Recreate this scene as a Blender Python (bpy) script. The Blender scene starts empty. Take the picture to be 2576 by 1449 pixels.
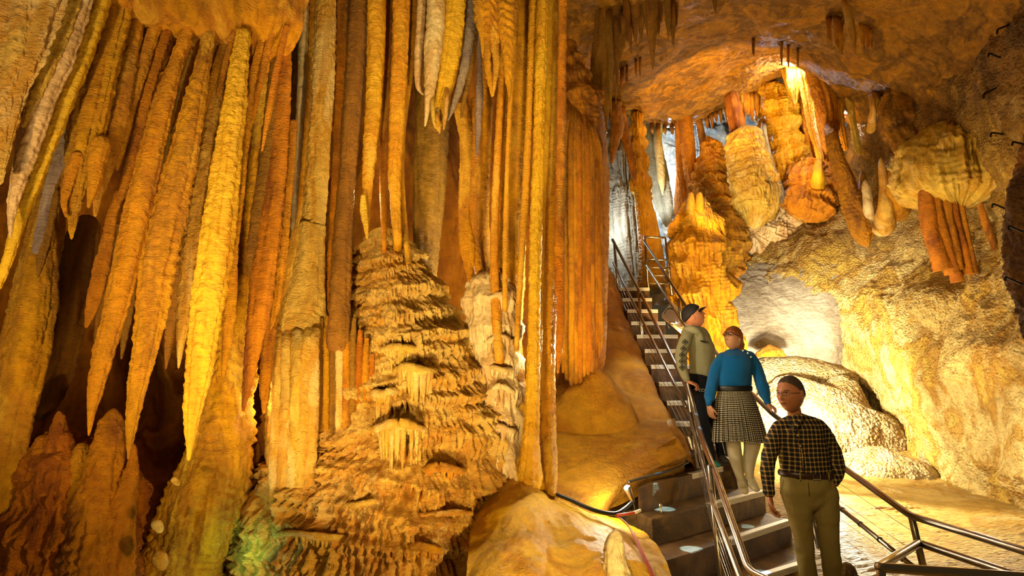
import bpy, bmesh, math, random
import numpy as np
from mathutils import Vector, Matrix

# ------------------------------------------------------------------ camera model
F = 1500.0
TH = math.atan(225 / 1500.0)
CT, ST = math.cos(TH), math.sin(TH)
CZ = 3.0                      # camera height above the lower landing datum
scene = bpy.context.scene
COL = scene.collection


def P(px, py, d):
    """world point seen at photo position (px,py) at forward distance d"""
    u = (px - 1288) / F
    v = (724.5 - py) / F
    y = CT - v * ST
    z = ST + v * CT
    k = d / y
    return np.array([u * k, d, CZ + z * k])


def mpp(py, d):
    v = (724.5 - py) / F
    return d / (CT - v * ST) / F


def lin(h, sat=1.):
    h = h.lstrip('#')
    c = [int(h[i:i + 2], 16) / 255 for i in (0, 2, 4)]
    mxc = max(c)
    c = [max(0., mxc - (mxc - x) * sat) for x in c]
    return tuple((x / 12.92 if x <= .04045 else ((x + .055) / 1.055) ** 2.4) for x in c) + (1,)


# ------------------------------------------------------------------ noise
_r = np.random.RandomState(7)
PERM = np.concatenate([_r.permutation(256)] * 2).astype(np.int32)
GR = _r.normal(size=(256, 3)).astype(np.float32)
GR /= np.linalg.norm(GR, axis=1)[:, None]


def perlin(x, y, z):
    x, y, z = np.broadcast_arrays(np.asarray(x, np.float32), np.asarray(y, np.float32), np.asarray(z, np.float32))
    xi, yi, zi = np.floor(x), np.floor(y), np.floor(z)
    xf, yf, zf = x - xi, y - yi, z - zi
    X = xi.astype(np.int32) & 255
    Y = yi.astype(np.int32) & 255
    Z = zi.astype(np.int32) & 255
    u, v, w = [t * t * t * (t * (t * 6 - 15) + 10) for t in (xf, yf, zf)]

    def g(dx, dy, dz):
        h = PERM[(PERM[(PERM[(X + dx) & 255] + Y + dy) & 255] + Z + dz) & 255]
        G = GR[h]
        return G[..., 0] * (xf - dx) + G[..., 1] * (yf - dy) + G[..., 2] * (zf - dz)
    a = g(0, 0, 0); b = g(1, 0, 0); a = a + u * (b - a)
    b = g(0, 1, 0); c = g(1, 1, 0); b = b + u * (c - b)
    a = a + v * (b - a)
    c = g(0, 0, 1); d = g(1, 0, 1); c = c + u * (d - c)
    d = g(0, 1, 1); e = g(1, 1, 1); d = d + u * (e - d)
    c = c + v * (d - c)
    return (a + w * (c - a)) * 1.5


def fbm(V, f, oct=4, gain=.5, off=0., an=(1, 1, 1), ridged=False):
    s = 0; a = 1; t = 0
    for i in range(oct):
        n = perlin(V[..., 0] * f * an[0] + off + i * 17.3, V[..., 1] * f * an[1] + off * .7, V[..., 2] * f * an[2] - off + i * 5.1)
        if ridged:
            n = 1 - 2 * np.abs(n)
        s = s + a * n; t += a
        a *= gain; f *= 2.03
    return s / t


# ------------------------------------------------------------------ mesh building
def raw_mesh(name, V, Q, tris=None, uv=None):
    me = bpy.data.meshes.new(name)
    V = np.asarray(V, np.float32).reshape(-1, 3)
    Q = np.asarray(Q, np.int32).reshape(-1, 4)
    nt = 0 if tris is None else len(tris)
    me.vertices.add(len(V)); me.vertices.foreach_set('co', V.ravel())
    nl = Q.size + nt * 3
    me.loops.add(nl); me.polygons.add(len(Q) + nt)
    idx = Q.ravel()
    st = np.arange(len(Q)) * 4
    tot = np.full(len(Q), 4)
    if nt:
        T = np.asarray(tris, np.int32)
        idx = np.concatenate([idx, T.ravel()])
        st = np.concatenate([st, Q.size + np.arange(nt) * 3])
        tot = np.concatenate([tot, np.full(nt, 3)])
    me.loops.foreach_set('vertex_index', idx.astype(np.int32))
    me.polygons.foreach_set('loop_start', st.astype(np.int32))
    me.polygons.foreach_set('loop_total', tot.astype(np.int32))
    me.polygons.foreach_set('use_smooth', np.ones(len(st), bool))
    if uv is not None:
        l = me.uv_layers.new(name='UVMap')
        l.data.foreach_set('uv', np.asarray(uv, np.float32)[idx].ravel())
    me.update(calc_edges=True)
    return me


def link(name, me, mat=None, parent=None):
    o = bpy.data.objects.new(name, me)
    COL.objects.link(o)
    if mat is not None:
        me.materials.append(mat)
    if parent is not None:
        o.parent = parent
    return o


def tag(o, label=None, cat=None, group=None, kind=None):
    if label: o['label'] = label
    if cat: o['category'] = cat
    if group: o['group'] = group
    if kind: o['kind'] = kind
    return o


def empty(name, label, cat, group=None, loc=(0, 0, 0)):
    o = bpy.data.objects.new(name, None)
    o.empty_display_size = .1
    COL.objects.link(o)
    return tag(o, label, cat, group)


def grid_faces(n, m, wrap):
    i = np.arange(n - 1)[:, None]
    j = np.arange(m if wrap else m - 1)[None, :]
    jn = (j + 1) % m
    return np.stack([i * m + j, i * m + jn, (i + 1) * m + jn, (i + 1) * m + j], -1).reshape(-1, 4)


def catmull(T, t):
    """T (k,dim) control rows at 0..k-1, sample at t"""
    T = np.asarray(T, float)
    k = len(T)
    if k == 2:
        return T[0] + (T[1] - T[0]) * t[:, None].reshape(-1, *([1] * (T.ndim - 1)))
    E = np.concatenate([[2 * T[0] - T[1]], T, [2 * T[-1] - T[-2]]])
    i = np.clip(np.floor(t).astype(int), 0, k - 2)
    f = (t - i).reshape(-1, *([1] * (T.ndim - 1)))
    p0, p1, p2, p3 = E[i], E[i + 1], E[i + 2], E[i + 3]
    return .5 * (2 * p1 + (p2 - p0) * f + (2 * p0 - 5 * p1 + 4 * p2 - p3) * f * f + (3 * p1 - p0 - 3 * p2 + p3) * f ** 3)


def shelf_disp(sd, th, seed, spec):
    """terraces with dripping fringes. sd metres down, th angle (or lateral angle).
    spec rows: (h, A, w, L, ncomb, wobble)"""
    D = np.zeros(np.broadcast(sd, th).shape, np.float32)
    cx, sx = np.cos(th), np.sin(th)
    for i, (h, A, w, L, nc, wob) in enumerate(spec):
        o = seed * 3.7 + i * 9.1
        e = h + wob * perlin(cx * 1.3 + o, sx * 1.3, o * .3) + wob * .7 * perlin(cx * 4 + o, sx * 4, o) + wob * .3 * perlin(cx * 11 + o, sx * 11, o)
        amp = A * np.clip(.75 + 1.0 * perlin(cx * 1.7 - o, sx * 1.7 + 3.3, o), .0, 1.3)
        t = sd - e
        wp = perlin(cx * 6 + o, sx * 6, o * 1.3) * 2.2
        c = np.clip(.62 * np.abs(np.sin(nc * .5 * th + wp * 1.4)) + .95 * np.abs(perlin(cx * nc * .22 + o, sx * nc * .22, o + sd * 1.5)), 0, 1)
        Lm = L * (.65 + .55 * perlin(cx * 9 + o, sx * 9, 4.4) + .3 * perlin(cx * 30 + o, sx * 30, 1.4))
        Lm = np.maximum(Lm, L * .15)
        q = t / Lm
        top = amp * np.clip(1 + t / w, 0, 1) ** 1.3 * (t < 0)
        fr = amp * np.sqrt(np.clip((c * 1.2 - q * 1.15 + .12) / .38, 0, 1)) * (1 - .22 * np.clip(q, 0, 1)) * (.78 + .22 * c) * (t >= 0)
        D = np.maximum(D, np.maximum(top, fr))
    return D


def auto_shelves(total, n, A, L, nc, rng, wob=None, w=None, start=.03):
    out = []
    for i in range(n):
        h = total * (start + (1 - start) * (i + .25 + .5 * rng.random()) / n)
        out.append((h, A * (.6 + .8 * rng.random()), (w or total / n * .9) * (.8 + .5 * rng.random()), L * (.6 + .8 * rng.random()), int(nc * (.8 + .4 * rng.random())), wob if wob is not None else total / n * .5))
    return out


SEED = [1]


def tube(name, pts, mat, d=5., flat=1., flutes=0, fl_amp=.12, ripple=.02, rip_f=14., noise=.10, nf=2.2, shelves=None,
         tip=True, head=False, label=None, cat='stalactite', group=None, parent=None, res=1., kind=None, fine=.012, aniz=.35, seed=None, root=0.):
    """speleothem swept along pts (px,py,r_px[,d])"""
    SEED[0] += 1
    sd0 = seed if seed is not None else SEED[0]
    rng = random.Random(sd0)
    rows = []
    if root:
        q0 = pts[0]; d0_ = q0[3] if len(q0) > 3 else d
        pts = [(q0[0], q0[1] - 40, q0[2] * 1.3, d0_ + root * 1.9), (q0[0], q0[1] - 18, q0[2] * 1.1, d0_ + root * .7)] + [(*q[:3], q[3] if len(q) > 3 else d) for q in pts]
    for p in pts:
        dd = p[3] if len(p) > 3 else d
        w = P(p[0], p[1], dd)
        rows.append([*w, p[2] * mpp(p[1], dd)])
    rows = np.array(rows)
    pxl = sum(math.hypot(pts[i + 1][0] - pts[i][0], pts[i + 1][1] - pts[i][1]) for i in range(len(pts) - 1))
    rp = max(p[2] for p in pts)
    n = int(np.clip(pxl / 3.2 * res, 14, 720)); m = int(np.clip(6.28 * rp / 3.2 * res, 12, 800))
    # arclength-uniform sampling
    ff = catmull(rows, np.linspace(0, len(rows) - 1, 400))
    L = np.concatenate([[0], np.cumsum(np.linalg.norm(np.diff(ff[:, :3], axis=0), axis=1))])
    s = np.linspace(0, L[-1], n)
    C = np.stack([np.interp(s, L, ff[:, k]) for k in range(4)], -1)
    R = np.maximum(C[:, 3], .0015); C = C[:, :3]
    tot = L[-1]
    rm = R.max()
    if tip:
        e = np.clip((tot - s) / max(R[-1] * 1.5, .004), 0, 1); R = R * np.sqrt(1 - (1 - e) ** 2 + 1e-6)
    if head:
        h0 = R[0] if R[0] > rm * .25 else rm * .5
        e = np.clip(s / max(h0 * 1.1, .004), 0, 1); R = R * np.sqrt(1 - (1 - e) ** 2 + 1e-6)
    T = np.gradient(C, axis=0); T /= np.linalg.norm(T, axis=1)[:, None] + 1e-9
    X = np.array([1., 0, 0])
    U = X - (T @ X)[:, None] * T; U /= np.linalg.norm(U, axis=1)[:, None]
    W = np.cross(T, U)
    th = np.linspace(0, 2 * np.pi, m, endpoint=False)[None, :] + np.pi / 2
    ca, sa = np.cos(th), np.sin(th)
    base = U[:, None, :] * ca[..., None] + W[:, None, :] * sa[..., None] * flat
    Vc = C[:, None, :] + base * R[:, None, None]
    rr = np.repeat(R[:, None], m, 1)
    o = sd0 * 1.37
    dsp = np.zeros((n, m), np.float32)
    rel = np.minimum(R / rm, 1)[:, None]
    if flutes:
        wob = perlin(s[:, None] * .8 + o, ca * 1.2, sa * 1.2) * 1.4
        f1 = np.abs(np.sin(flutes * .5 * th + wob + o))
        f2 = np.abs(np.sin(flutes * .27 * (th + 6.28 * 0) + wob * 1.7 + o * 2)) if flutes > 8 else 0.5
        wth = 1.0
        dsp += fl_amp * rr * (f1 ** .7 * .7 + f2 * .3 - .6) * wth
    if noise:
        dsp += noise * rr * fbm(Vc, nf, 3, off=o, an=(1, 1, aniz)) * 1.6
        dsp += noise * .45 * rm * rel * fbm(Vc, nf * 4, 2, off=o + 5, an=(1, 1, .5)) * 1.2
    if ripple:
        rp_ = np.sin((s[:, None] * rip_f * 6.28) + 6 * perlin(s[:, None] * 1.7 + o, ca * .8, sa * .8) + 3.5 * perlin(s[:, None] * 3 + o, ca * 1.5, sa * 1.5) + 2 * perlin(ca * 3 + o, sa * 3, s[:, None] * 9))
        msk = np.clip(.5 + perlin(s[:, None] * 2.3 - o, ca * 1.3 + 2, sa * 1.3), 0.1, 1)
        dsp += ripple * rr * rp_ * msk
    if flutes or noise > .08:
        dsp += .07 * rr * fbm(Vc + base * R[:, None, None], 11, 2, off=o + 2, an=(1, 1, .10), ridged=True)
    if fine:
        dsp += np.minimum(fine, rr * .25) * fbm(Vc + base * R[:, None, None], 15, 3, off=o, an=(1, 1, 1.4), gain=.65) * 1.3
    if shelves is not None:
        if isinstance(shelves, tuple):
            nsh, A, Lf, nc = shelves
            shelves = auto_shelves(tot, nsh, A, Lf, nc, rng)
        dsp += shelf_disp(s[:, None], th, sd0, shelves)
        if not tip or True:
            pass
    V = Vc + (base / np.maximum(np.linalg.norm(base, axis=2, keepdims=True), 1e-6)) * dsp[..., None]
    Vf = V.reshape(-1, 3)
    Q = grid_faces(n, m, True)[:, ::-1]
    Vf = np.concatenate([Vf, [C[0]], [C[-1]]])
    j = np.arange(m); jn = (j + 1) % m
    t1 = np.stack([np.full(m, n * m), jn, j], -1)[:, ::-1]
    t2 = np.stack([np.full(m, n * m + 1), (n - 1) * m + j, (n - 1) * m + jn], -1)[:, ::-1]
    ob = link(name, raw_mesh(name, Vf, Q, np.concatenate([t1, t2])), mat, parent)
    if label: tag(ob, label, cat, group, kind or 'thing')
    elif kind: tag(ob, kind=kind)
    return ob


def patch(name, rows, nv, nu, mat, amps, label=None, cat=None, kind=None, parent=None, shelves=None, seed=1., thick=None, group=None, warp=None):
    """rows[i][j]=(px,py,d): bicubic rock surface, displaced along its normal.
    amps: list of (freq, amp, octaves, ridged, anis)"""
    G = np.array([[P(*c) for c in r] for r in rows])
    a = catmull(G, np.linspace(0, len(G) - 1, nv))
    b = catmull(a.transpose(1, 0, 2), np.linspace(0, G.shape[1] - 1, nu)).transpose(1, 0, 2)
    du = np.gradient(b, axis=1); dv = np.gradient(b, axis=0)
    N = np.cross(du, dv); N /= np.linalg.norm(N, axis=2, keepdims=True) + 1e-9
    flip = (N * (np.array([0, 0, CZ]) - b)).sum(-1, keepdims=True)
    sgn = np.sign(np.median(flip))
    N = N * sgn
    D = 0
    for (f, A, oc, rd, an) in amps:
        D = D + A * fbm(b, f, oc, off=seed * 3.3 + f, an=an, ridged=rd)
    if shelves is not None:
        (zs, A, w, L, cf, wob) = shelves
        lat = b[..., 0] * cf
        spec = zs
        Dm = 0
        for i, h in enumerate(zs):
            o = seed * 5 + i * 7.7
            e = h + wob * perlin(b[..., 0] * .7 + o, b[..., 1] * .7, o)
            t = e - b[..., 2]
            amp = A * np.clip(.5 + 1.3 * perlin(b[..., 0] * .9 + o, b[..., 1] * .9, 3.3), 0, 1.2)
            c = np.abs(np.sin(lat * 3.14 + 2 * perlin(b[..., 0] * 4 + o, b[..., 1] * 4, b[..., 2] * .5)))
            Lm = np.maximum(L * (.6 + .7 * perlin(b[..., 0] * 2.5 + o, b[..., 1] * 2.5, .5)), L * .1)
            q = t / Lm
            top = amp * np.clip(1 + t / w, 0, 1) ** 1.4 * (t < 0)
            fr = amp * np.sqrt(np.clip((c * 1.2 - q * 1.15 + .12) / .38, 0, 1)) * (t >= 0)
            Dm = np.maximum(Dm, np.maximum(top, fr))
        D = D + Dm
    V = b + N * D[..., None]
    Q = grid_faces(nv, nu, False)
    if sgn < 0: Q = Q[:, ::-1]
    if thick:
        Vb = b - N * thick
        k = nv * nu
        Qb = Q[:, ::-1] + k
        rim = np.concatenate([np.arange(nu), (np.arange(1, nv)) * nu + nu - 1, (nv - 1) * nu + np.arange(nu - 2, -1, -1), np.arange(nv - 2, 0, -1) * nu])
        rn = np.roll(rim, -1)
        Qs = np.stack([rim, rim + k, rn + k, rn], -1)
        if sgn < 0: Qs = Qs[:, ::-1]
        V = np.concatenate([V.reshape(-1, 3), Vb.reshape(-1, 3)])
        Q = np.concatenate([Q, Qb, Qs])
    ob = link(name, raw_mesh(name, V, Q), mat, parent)
    if label: tag(ob, label, cat, group)
    if kind: tag(ob, kind=kind)
    return ob


def sweep(pts, r, n=12, ell=None, caps=True, closed=False):
    """plain tube mesh data through world points; r scalar/list, ell depth ratio list"""
    C = np.array(pts, float); k = len(C)
    R = np.full(k, r) if np.isscalar(r) else np.array(r, float)
    E = np.ones(k) if ell is None else (np.full(k, ell) if np.isscalar(ell) else np.array(ell, float))
    T = np.gradient(C, axis=0); T /= np.linalg.norm(T, axis=1)[:, None] + 1e-9
    ref = np.array([1., 0, 0])
    if abs(np.mean(T @ ref)) > .9: ref = np.array([0, 1., 0])
    U = ref - (T @ ref)[:, None] * T; U /= np.linalg.norm(U, axis=1)[:, None] + 1e-9
    W = np.cross(T, U)
    if caps:
        C = np.concatenate([[C[0] - T[0] * R[0] * .35], C, [C[-1] + T[-1] * R[-1] * .35]])
        R = np.concatenate([[R[0] * .55], R, [R[-1] * .55]]); E = np.concatenate([[E[0]], E, [E[-1]]])
        U = np.concatenate([[U[0]], U, [U[-1]]]); W = np.concatenate([[W[0]], W, [W[-1]]]); k += 2
    th = np.linspace(0, 2 * np.pi, n, endpoint=False)
    V = C[:, None] + R[:, None, None] * (U[:, None] * np.cos(th)[None, :, None] + W[:, None] * (np.sin(th)[None, :, None] * E[:, None, None]))
    Q = grid_faces(k, n, True)[:, ::-1]
    Vf = np.concatenate([V.reshape(-1, 3), [C[0]], [C[-1]]])
    j = np.arange(n); jn = (j + 1) % n
    t1 = np.stack([np.full(n, k * n), j, jn], -1)
    t2 = np.stack([np.full(n, k * n + 1), (k - 1) * n + jn, (k - 1) * n + j], -1)
    return Vf, Q, np.concatenate([t1, t2])


def merge(parts):
    Vs, Qs, Ts, o = [], [], [], 0
    for V, Q, T in parts:
        Vs.append(V); Qs.append(np.asarray(Q).reshape(-1, 4) + o); Ts.append(np.asarray(T).reshape(-1, 3) + o); o += len(V)
    return np.concatenate(Vs), np.concatenate(Qs), np.concatenate(Ts)


def pipe(name, pts, r, mat, parent=None, n=14, smooth=0):
    pts = np.array(pts, float)
    if smooth and not np.isscalar(r):
        r = np.interp(np.linspace(0, len(pts) - 1, smooth), range(len(pts)), r)
    if smooth:
        pts = catmull(pts, np.linspace(0, len(pts) - 1, smooth))
    V, Q, T = sweep(pts, r, n)
    return link(name, raw_mesh(name, V, Q, T), mat, parent)


def straight_pipe(name, pts, r, mat, parent=None, n=14, bend=.05):
    """pipe with short rounded bends at inner points"""
    pts = [np.array(p, float) for p in pts]
    out = [pts[0]]
    for i in range(1, len(pts) - 1):
        a, b, c = pts[i - 1], pts[i], pts[i + 1]
        u = (a - b) / np.linalg.norm(a - b); w = (c - b) / np.linalg.norm(c - b)
        bb = min(bend, np.linalg.norm(a - b) * .4, np.linalg.norm(c - b) * .4)
        p0, p2 = b + u * bb, b + w * bb
        for t in (0, .25, .5, .75, 1):
            out.append((1 - t) ** 2 * p0 + 2 * t * (1 - t) * b + t * t * p2)
    out.append(pts[-1])
    V, Q, T = sweep(out, r, n)
    return link(name, raw_mesh(name, V, Q, T), mat, parent)


def box(name, corners_top, h, mat, parent=None, bev=.012):
    """prism: top polygon world pts (CCW from above), extruded down by h"""
    bm = bmesh.new()
    t = [bm.verts.new(tuple(p)) for p in corners_top]
    b = [bm.verts.new((p[0], p[1], p[2] - h)) for p in corners_top]
    bm.faces.new(t); bm.faces.new(b[::-1])
    k = len(t)
    for i in range(k):
        bm.faces.new((t[i], b[i], b[(i + 1) % k], t[(i + 1) % k]))
    bmesh.ops.recalc_face_normals(bm, faces=bm.faces)
    if bev:
        bmesh.ops.bevel(bm, geom=bm.edges[:], offset=bev, segments=2, affect='EDGES', profile=.6)
    me = bpy.data.meshes.new(name); bm.to_mesh(me); bm.free()
    return link(name, me, mat, parent)


# ------------------------------------------------------------------ materials
def nn(nt, t, **kw):
    n = nt.nodes.new(t)
    for k, v in kw.items():
        setattr(n, k, v)
    return n



def rock(name, cols, cs=1.2, cz=.35, bump=.5, bs=28., bz=2.2, rough=.42, pop=0., pops=30., sparkle=0., bd=.02, sss=0., mott=.5, fine=95., voro=0., upper=None, grain=.35, sat=None, bxy=(1, 1)):
    SAT = sat or 1.3
    """flowstone: colours on stretched noise, bump in three scales. cols = hex list"""
    m = bpy.data.materials.new(name); m.use_nodes = True
    nt = m.node_tree; L = nt.links; b = nt.nodes['Principled BSDF']
    geo = nn(nt, 'ShaderNodeNewGeometry'); oi = nn(nt, 'ShaderNodeObjectInfo')
    off = nn(nt, 'ShaderNodeVectorMath', operation='MULTIPLY_ADD')
    off.inputs[1].default_value = (1, 1, 1)
    cmb = nn(nt, 'ShaderNodeCombineXYZ')
    mu = nn(nt, 'ShaderNodeMath', operation='MULTIPLY'); mu.inputs[1].default_value = 37.
    L.new(oi.outputs['Random'], mu.inputs[0])
    L.new(mu.outputs[0], cmb.inputs[0]); L.new(mu.outputs[0], cmb.inputs[1])
    L.new(geo.outputs['Position'], off.inputs[0]); L.new(cmb.outputs[0], off.inputs[2])
    mp = nn(nt, 'ShaderNodeMapping'); mp.inputs['Scale'].default_value = (cs, cs, cs * cz)
    L.new(off.outputs[0], mp.inputs[0])
    n1 = nn(nt, 'ShaderNodeTexNoise'); n1.inputs['Scale'].default_value = 1.6; n1.inputs['Detail'].default_value = 5; n1.inputs['Roughness'].default_value = .62
    n1.inputs['Distortion'].default_value = .6
    L.new(mp.outputs[0], n1.inputs[0])
    ramp = nn(nt, 'ShaderNodeValToRGB'); cr = ramp.color_ramp
    k = len(cols)
    ps = [.30 + .40 * i / (k - 1) for i in range(k)]
    cr.elements[0].position = ps[0]; cr.elements[0].color = lin(cols[0], SAT)
    cr.elements[1].position = ps[-1]; cr.elements[1].color = lin(cols[-1], SAT)
    for p_, c in list(zip(ps, cols))[1:-1]:
        e = cr.elements.new(p_); e.color = lin(c, SAT)
    L.new(n1.outputs[0], ramp.inputs[0])
    colout = ramp.outputs[0]
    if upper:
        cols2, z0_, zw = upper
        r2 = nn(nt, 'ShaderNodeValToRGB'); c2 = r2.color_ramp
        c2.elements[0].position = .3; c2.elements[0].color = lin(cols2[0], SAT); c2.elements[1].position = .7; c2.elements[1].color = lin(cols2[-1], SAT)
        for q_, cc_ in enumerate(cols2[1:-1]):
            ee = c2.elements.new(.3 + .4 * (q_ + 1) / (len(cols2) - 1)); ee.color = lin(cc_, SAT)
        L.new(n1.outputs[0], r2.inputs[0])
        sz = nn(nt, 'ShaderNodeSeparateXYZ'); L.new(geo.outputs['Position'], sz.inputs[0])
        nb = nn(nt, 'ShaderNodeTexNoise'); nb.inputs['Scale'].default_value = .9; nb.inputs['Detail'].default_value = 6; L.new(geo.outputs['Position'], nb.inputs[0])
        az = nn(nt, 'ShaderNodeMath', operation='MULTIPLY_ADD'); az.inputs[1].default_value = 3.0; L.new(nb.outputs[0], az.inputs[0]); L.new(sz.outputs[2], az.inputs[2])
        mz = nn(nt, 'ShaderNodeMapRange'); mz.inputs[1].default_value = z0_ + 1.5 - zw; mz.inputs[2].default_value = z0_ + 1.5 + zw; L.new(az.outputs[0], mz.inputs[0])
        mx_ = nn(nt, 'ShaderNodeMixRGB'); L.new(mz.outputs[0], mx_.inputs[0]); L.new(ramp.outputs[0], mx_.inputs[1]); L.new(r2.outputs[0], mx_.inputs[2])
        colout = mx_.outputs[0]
    # mottling
    n2 = nn(nt, 'ShaderNodeTexNoise'); n2.inputs['Scale'].default_value = 9; n2.inputs['Detail'].default_value = 6; n2.inputs['Roughness'].default_value = .7
    L.new(off.outputs[0], n2.inputs[0])
    hv = nn(nt, 'ShaderNodeHueSaturation')
    mr = nn(nt, 'ShaderNodeMapRange'); mr.inputs[1].default_value = .3; mr.inputs[2].default_value = .7; mr.inputs[3].default_value = 1 - mott * .6; mr.inputs[4].default_value = 1 + mott * .5
    L.new(n2.outputs[0], mr.inputs[0]); L.new(mr.outputs[0], hv.inputs['Value']); L.new(colout, hv.inputs['Color'])
    rv = nn(nt, 'ShaderNodeMapRange'); rv.inputs[3].default_value = .494; rv.inputs[4].default_value = .514
    L.new(oi.outputs['Random'], rv.inputs[0]); L.new(rv.outputs[0], hv.inputs['Hue'])
    L.new(hv.outputs[0], b.inputs['Base Color'])
    # bump
    mb = nn(nt, 'ShaderNodeMapping'); mb.inputs['Scale'].default_value = (bxy[0], bxy[1], bz)
    L.new(off.outputs[0], mb.inputs[0])
    n3 = nn(nt, 'ShaderNodeTexNoise'); n3.inputs['Scale'].default_value = bs; n3.inputs['Detail'].default_value = 7; n3.inputs['Roughness'].default_value = .62; n3.inputs['Distortion'].default_value = .12
    L.new(mb.outputs[0], n3.inputs[0])
    h = n3.outputs[0]
    if pop or voro:
        v = nn(nt, 'ShaderNodeTexVoronoi'); v.inputs['Scale'].default_value = pops
        v.feature = 'SMOOTH_F1'; v.inputs['Smoothness'].default_value = .4
        L.new(mb.outputs[0], v.inputs['Vector'])
        mm = nn(nt, 'ShaderNodeMath', operation='MULTIPLY_ADD'); mm.inputs[1].default_value = -(pop or voro)
        L.new(v.outputs['Distance'], mm.inputs[0]); L.new(h, mm.inputs[2]); h = mm.outputs[0]
    n4 = nn(nt, 'ShaderNodeTexNoise'); n4.inputs['Scale'].default_value = fine; n4.inputs['Detail'].default_value = 3; n4.inputs['Roughness'].default_value = .6
    L.new(mb.outputs[0], n4.inputs[0])
    ma = nn(nt, 'ShaderNodeMath', operation='MULTIPLY_ADD'); ma.inputs[1].default_value = grain
    L.new(n4.outputs[0], ma.inputs[0]); L.new(h, ma.inputs[2]); h = ma.outputs[0]
    bp = nn(nt, 'ShaderNodeBump'); bp.inputs['Strength'].default_value = min(1., bump * 1.25); bp.inputs['Distance'].default_value = bd * 1.15
    L.new(h, bp.inputs['Height'])
    L.new(bp.outputs[0], b.inputs['Normal'])
    rr = nn(nt, 'ShaderNodeMapRange'); rr.inputs[3].default_value = max(.12, rough - .14); rr.inputs[4].default_value = rough + .2
    L.new(n2.outputs[0], rr.inputs[0]); L.new(rr.outputs[0], b.inputs['Roughness'])
    b.inputs['Specular IOR Level'].default_value = .45
    if sss:
        b.inputs['Subsurface Weight'].default_value = sss
        b.inputs['Subsurface Radius'].default_value = (.06, .03, .01)
        b.inputs['Subsurface Scale'].default_value = .6
    return m


def plain(name, col, rough=.5, metal=0., bump=0., bs=80, emis=None, es=1., var=0., spec=.5):
    m = bpy.data.materials.new(name); m.use_nodes = True
    nt = m.node_tree; b = nt.nodes['Principled BSDF']; L = nt.links
    c = lin(col) if isinstance(col, str) else col
    b.inputs['Base Color'].default_value = c
    b.inputs['Roughness'].default_value = rough; b.inputs['Metallic'].default_value = metal
    b.inputs['Specular IOR Level'].default_value = spec
    tc = nn(nt, 'ShaderNodeTexCoord')
    n = nn(nt, 'ShaderNodeTexNoise'); n.inputs['Scale'].default_value = bs; n.inputs['Detail'].default_value = 5
    L.new(tc.outputs['Object'], n.inputs[0])
    if var:
        hv = nn(nt, 'ShaderNodeHueSaturation'); hv.inputs['Color'].default_value = c
        mr = nn(nt, 'ShaderNodeMapRange'); mr.inputs[3].default_value = 1 - var; mr.inputs[4].default_value = 1 + var
        L.new(n.outputs[0], mr.inputs[0]); L.new(mr.outputs[0], hv.inputs['Value']); L.new(hv.outputs[0], b.inputs['Base Color'])
    if bump:
        bp = nn(nt, 'ShaderNodeBump'); bp.inputs['Strength'].default_value = bump; bp.inputs['Distance'].default_value = .01
        L.new(n.outputs[0], bp.inputs['Height']); L.new(bp.outputs[0], b.inputs['Normal'])
    if emis:
        b.inputs['Emission Color'].default_value = lin(emis); b.inputs['Emission Strength'].default_value = es
    return m
# ------------------------------------------------------------------ rock materials
M = {}
M['curtain'] = rock('orange_calcite', ['#B8802A', '#CE9030', '#DCA43A', '#B98238', '#E2B456', '#A87030'], cs=1.3, cz=.28, bump=.9, bs=40, bz=2.2, mott=.5)
M['deep'] = rock('deep_orange_calcite', ['#9A621E', '#B47A24', '#C88E30', '#8A5826', '#CE9A42'], cs=1.5, cz=.3, bump=.9, bs=40, bz=2.0, mott=.5)
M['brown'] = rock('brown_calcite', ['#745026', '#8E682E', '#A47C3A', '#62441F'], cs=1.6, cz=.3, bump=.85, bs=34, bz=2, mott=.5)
M['pale'] = rock('pale_yellow_calcite', ['#D8B25A', '#E6C470', '#CFA048', '#EED08E', '#D4A858'], cs=1.5, cz=.35, bump=.75, bs=40, bz=1.8, mott=.35, sat=1.25)
M['cream'] = rock('cream_calcite', ['#D4B27A', '#C6A26A', '#DEC692', '#BA965A'], cs=1.4, cz=.5, bump=.5, bs=24, bz=1.6, mott=.3, sat=1.1)
M['yellow'] = rock('yellow_calcite', ['#D6A434', '#E2B648', '#CC9832', '#ECC464'], cs=1.3, cz=.25, bump=.6, bs=36, bz=1.8, mott=.35)
M['mauve'] = rock('mauve_calcite', ['#8A7468', '#A08870', '#7A6660', '#B09C7C'], cs=2, cz=.3, bump=.6, bs=30, bz=2.4, mott=.35, sat=1.0)
M['mound'] = rock('terraced_calcite', ['#BC8638', '#D8A84C', '#E0B860', '#C89444', '#E6C67C', '#B07834'], cs=1.1, cz=1.3, bump=1., bs=22, bz=1.5, rough=.34, mott=.45, bd=.03, sat=1.25, upper=(['#DCB45C', '#E8C87C', '#D2A44C', '#F0D696'], CZ - .62, .35))
M['floor'] = rock('rimstone_floor', ['#D8A850', '#E4BC72', '#C8943E', '#EED096'], cs=1.0, cz=1, bump=1., bs=26, bz=1.0, bxy=(.8, 2.2), rough=.5, mott=.45, voro=1.0, pops=22, bd=.07, sat=1.15)
M['terrace'] = rock('granular_calcite', ['#DDBE7C', '#EBD29C', '#CFA860', '#F2E2B8'], cs=1.0, cz=1, bump=1., bs=22, bz=1.3, rough=.5, mott=.4, voro=1.3, pops=26, bd=.075, sat=1.05)
M['popcorn'] = rock('popcorn_calcite', ['#D4AC5C', '#C0924A', '#E2C484', '#B08038', '#DCB258', '#C8A878'], cs=.8, cz=.7, bump=1., bs=30, bz=1., rough=.45, mott=.5, pop=1.0, pops=32, bd=.04, upper=(['#84581F', '#A06E2C', '#6E4A1C', '#AE7E38'], CZ + 2.6, .8), sat=1.08)
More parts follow.
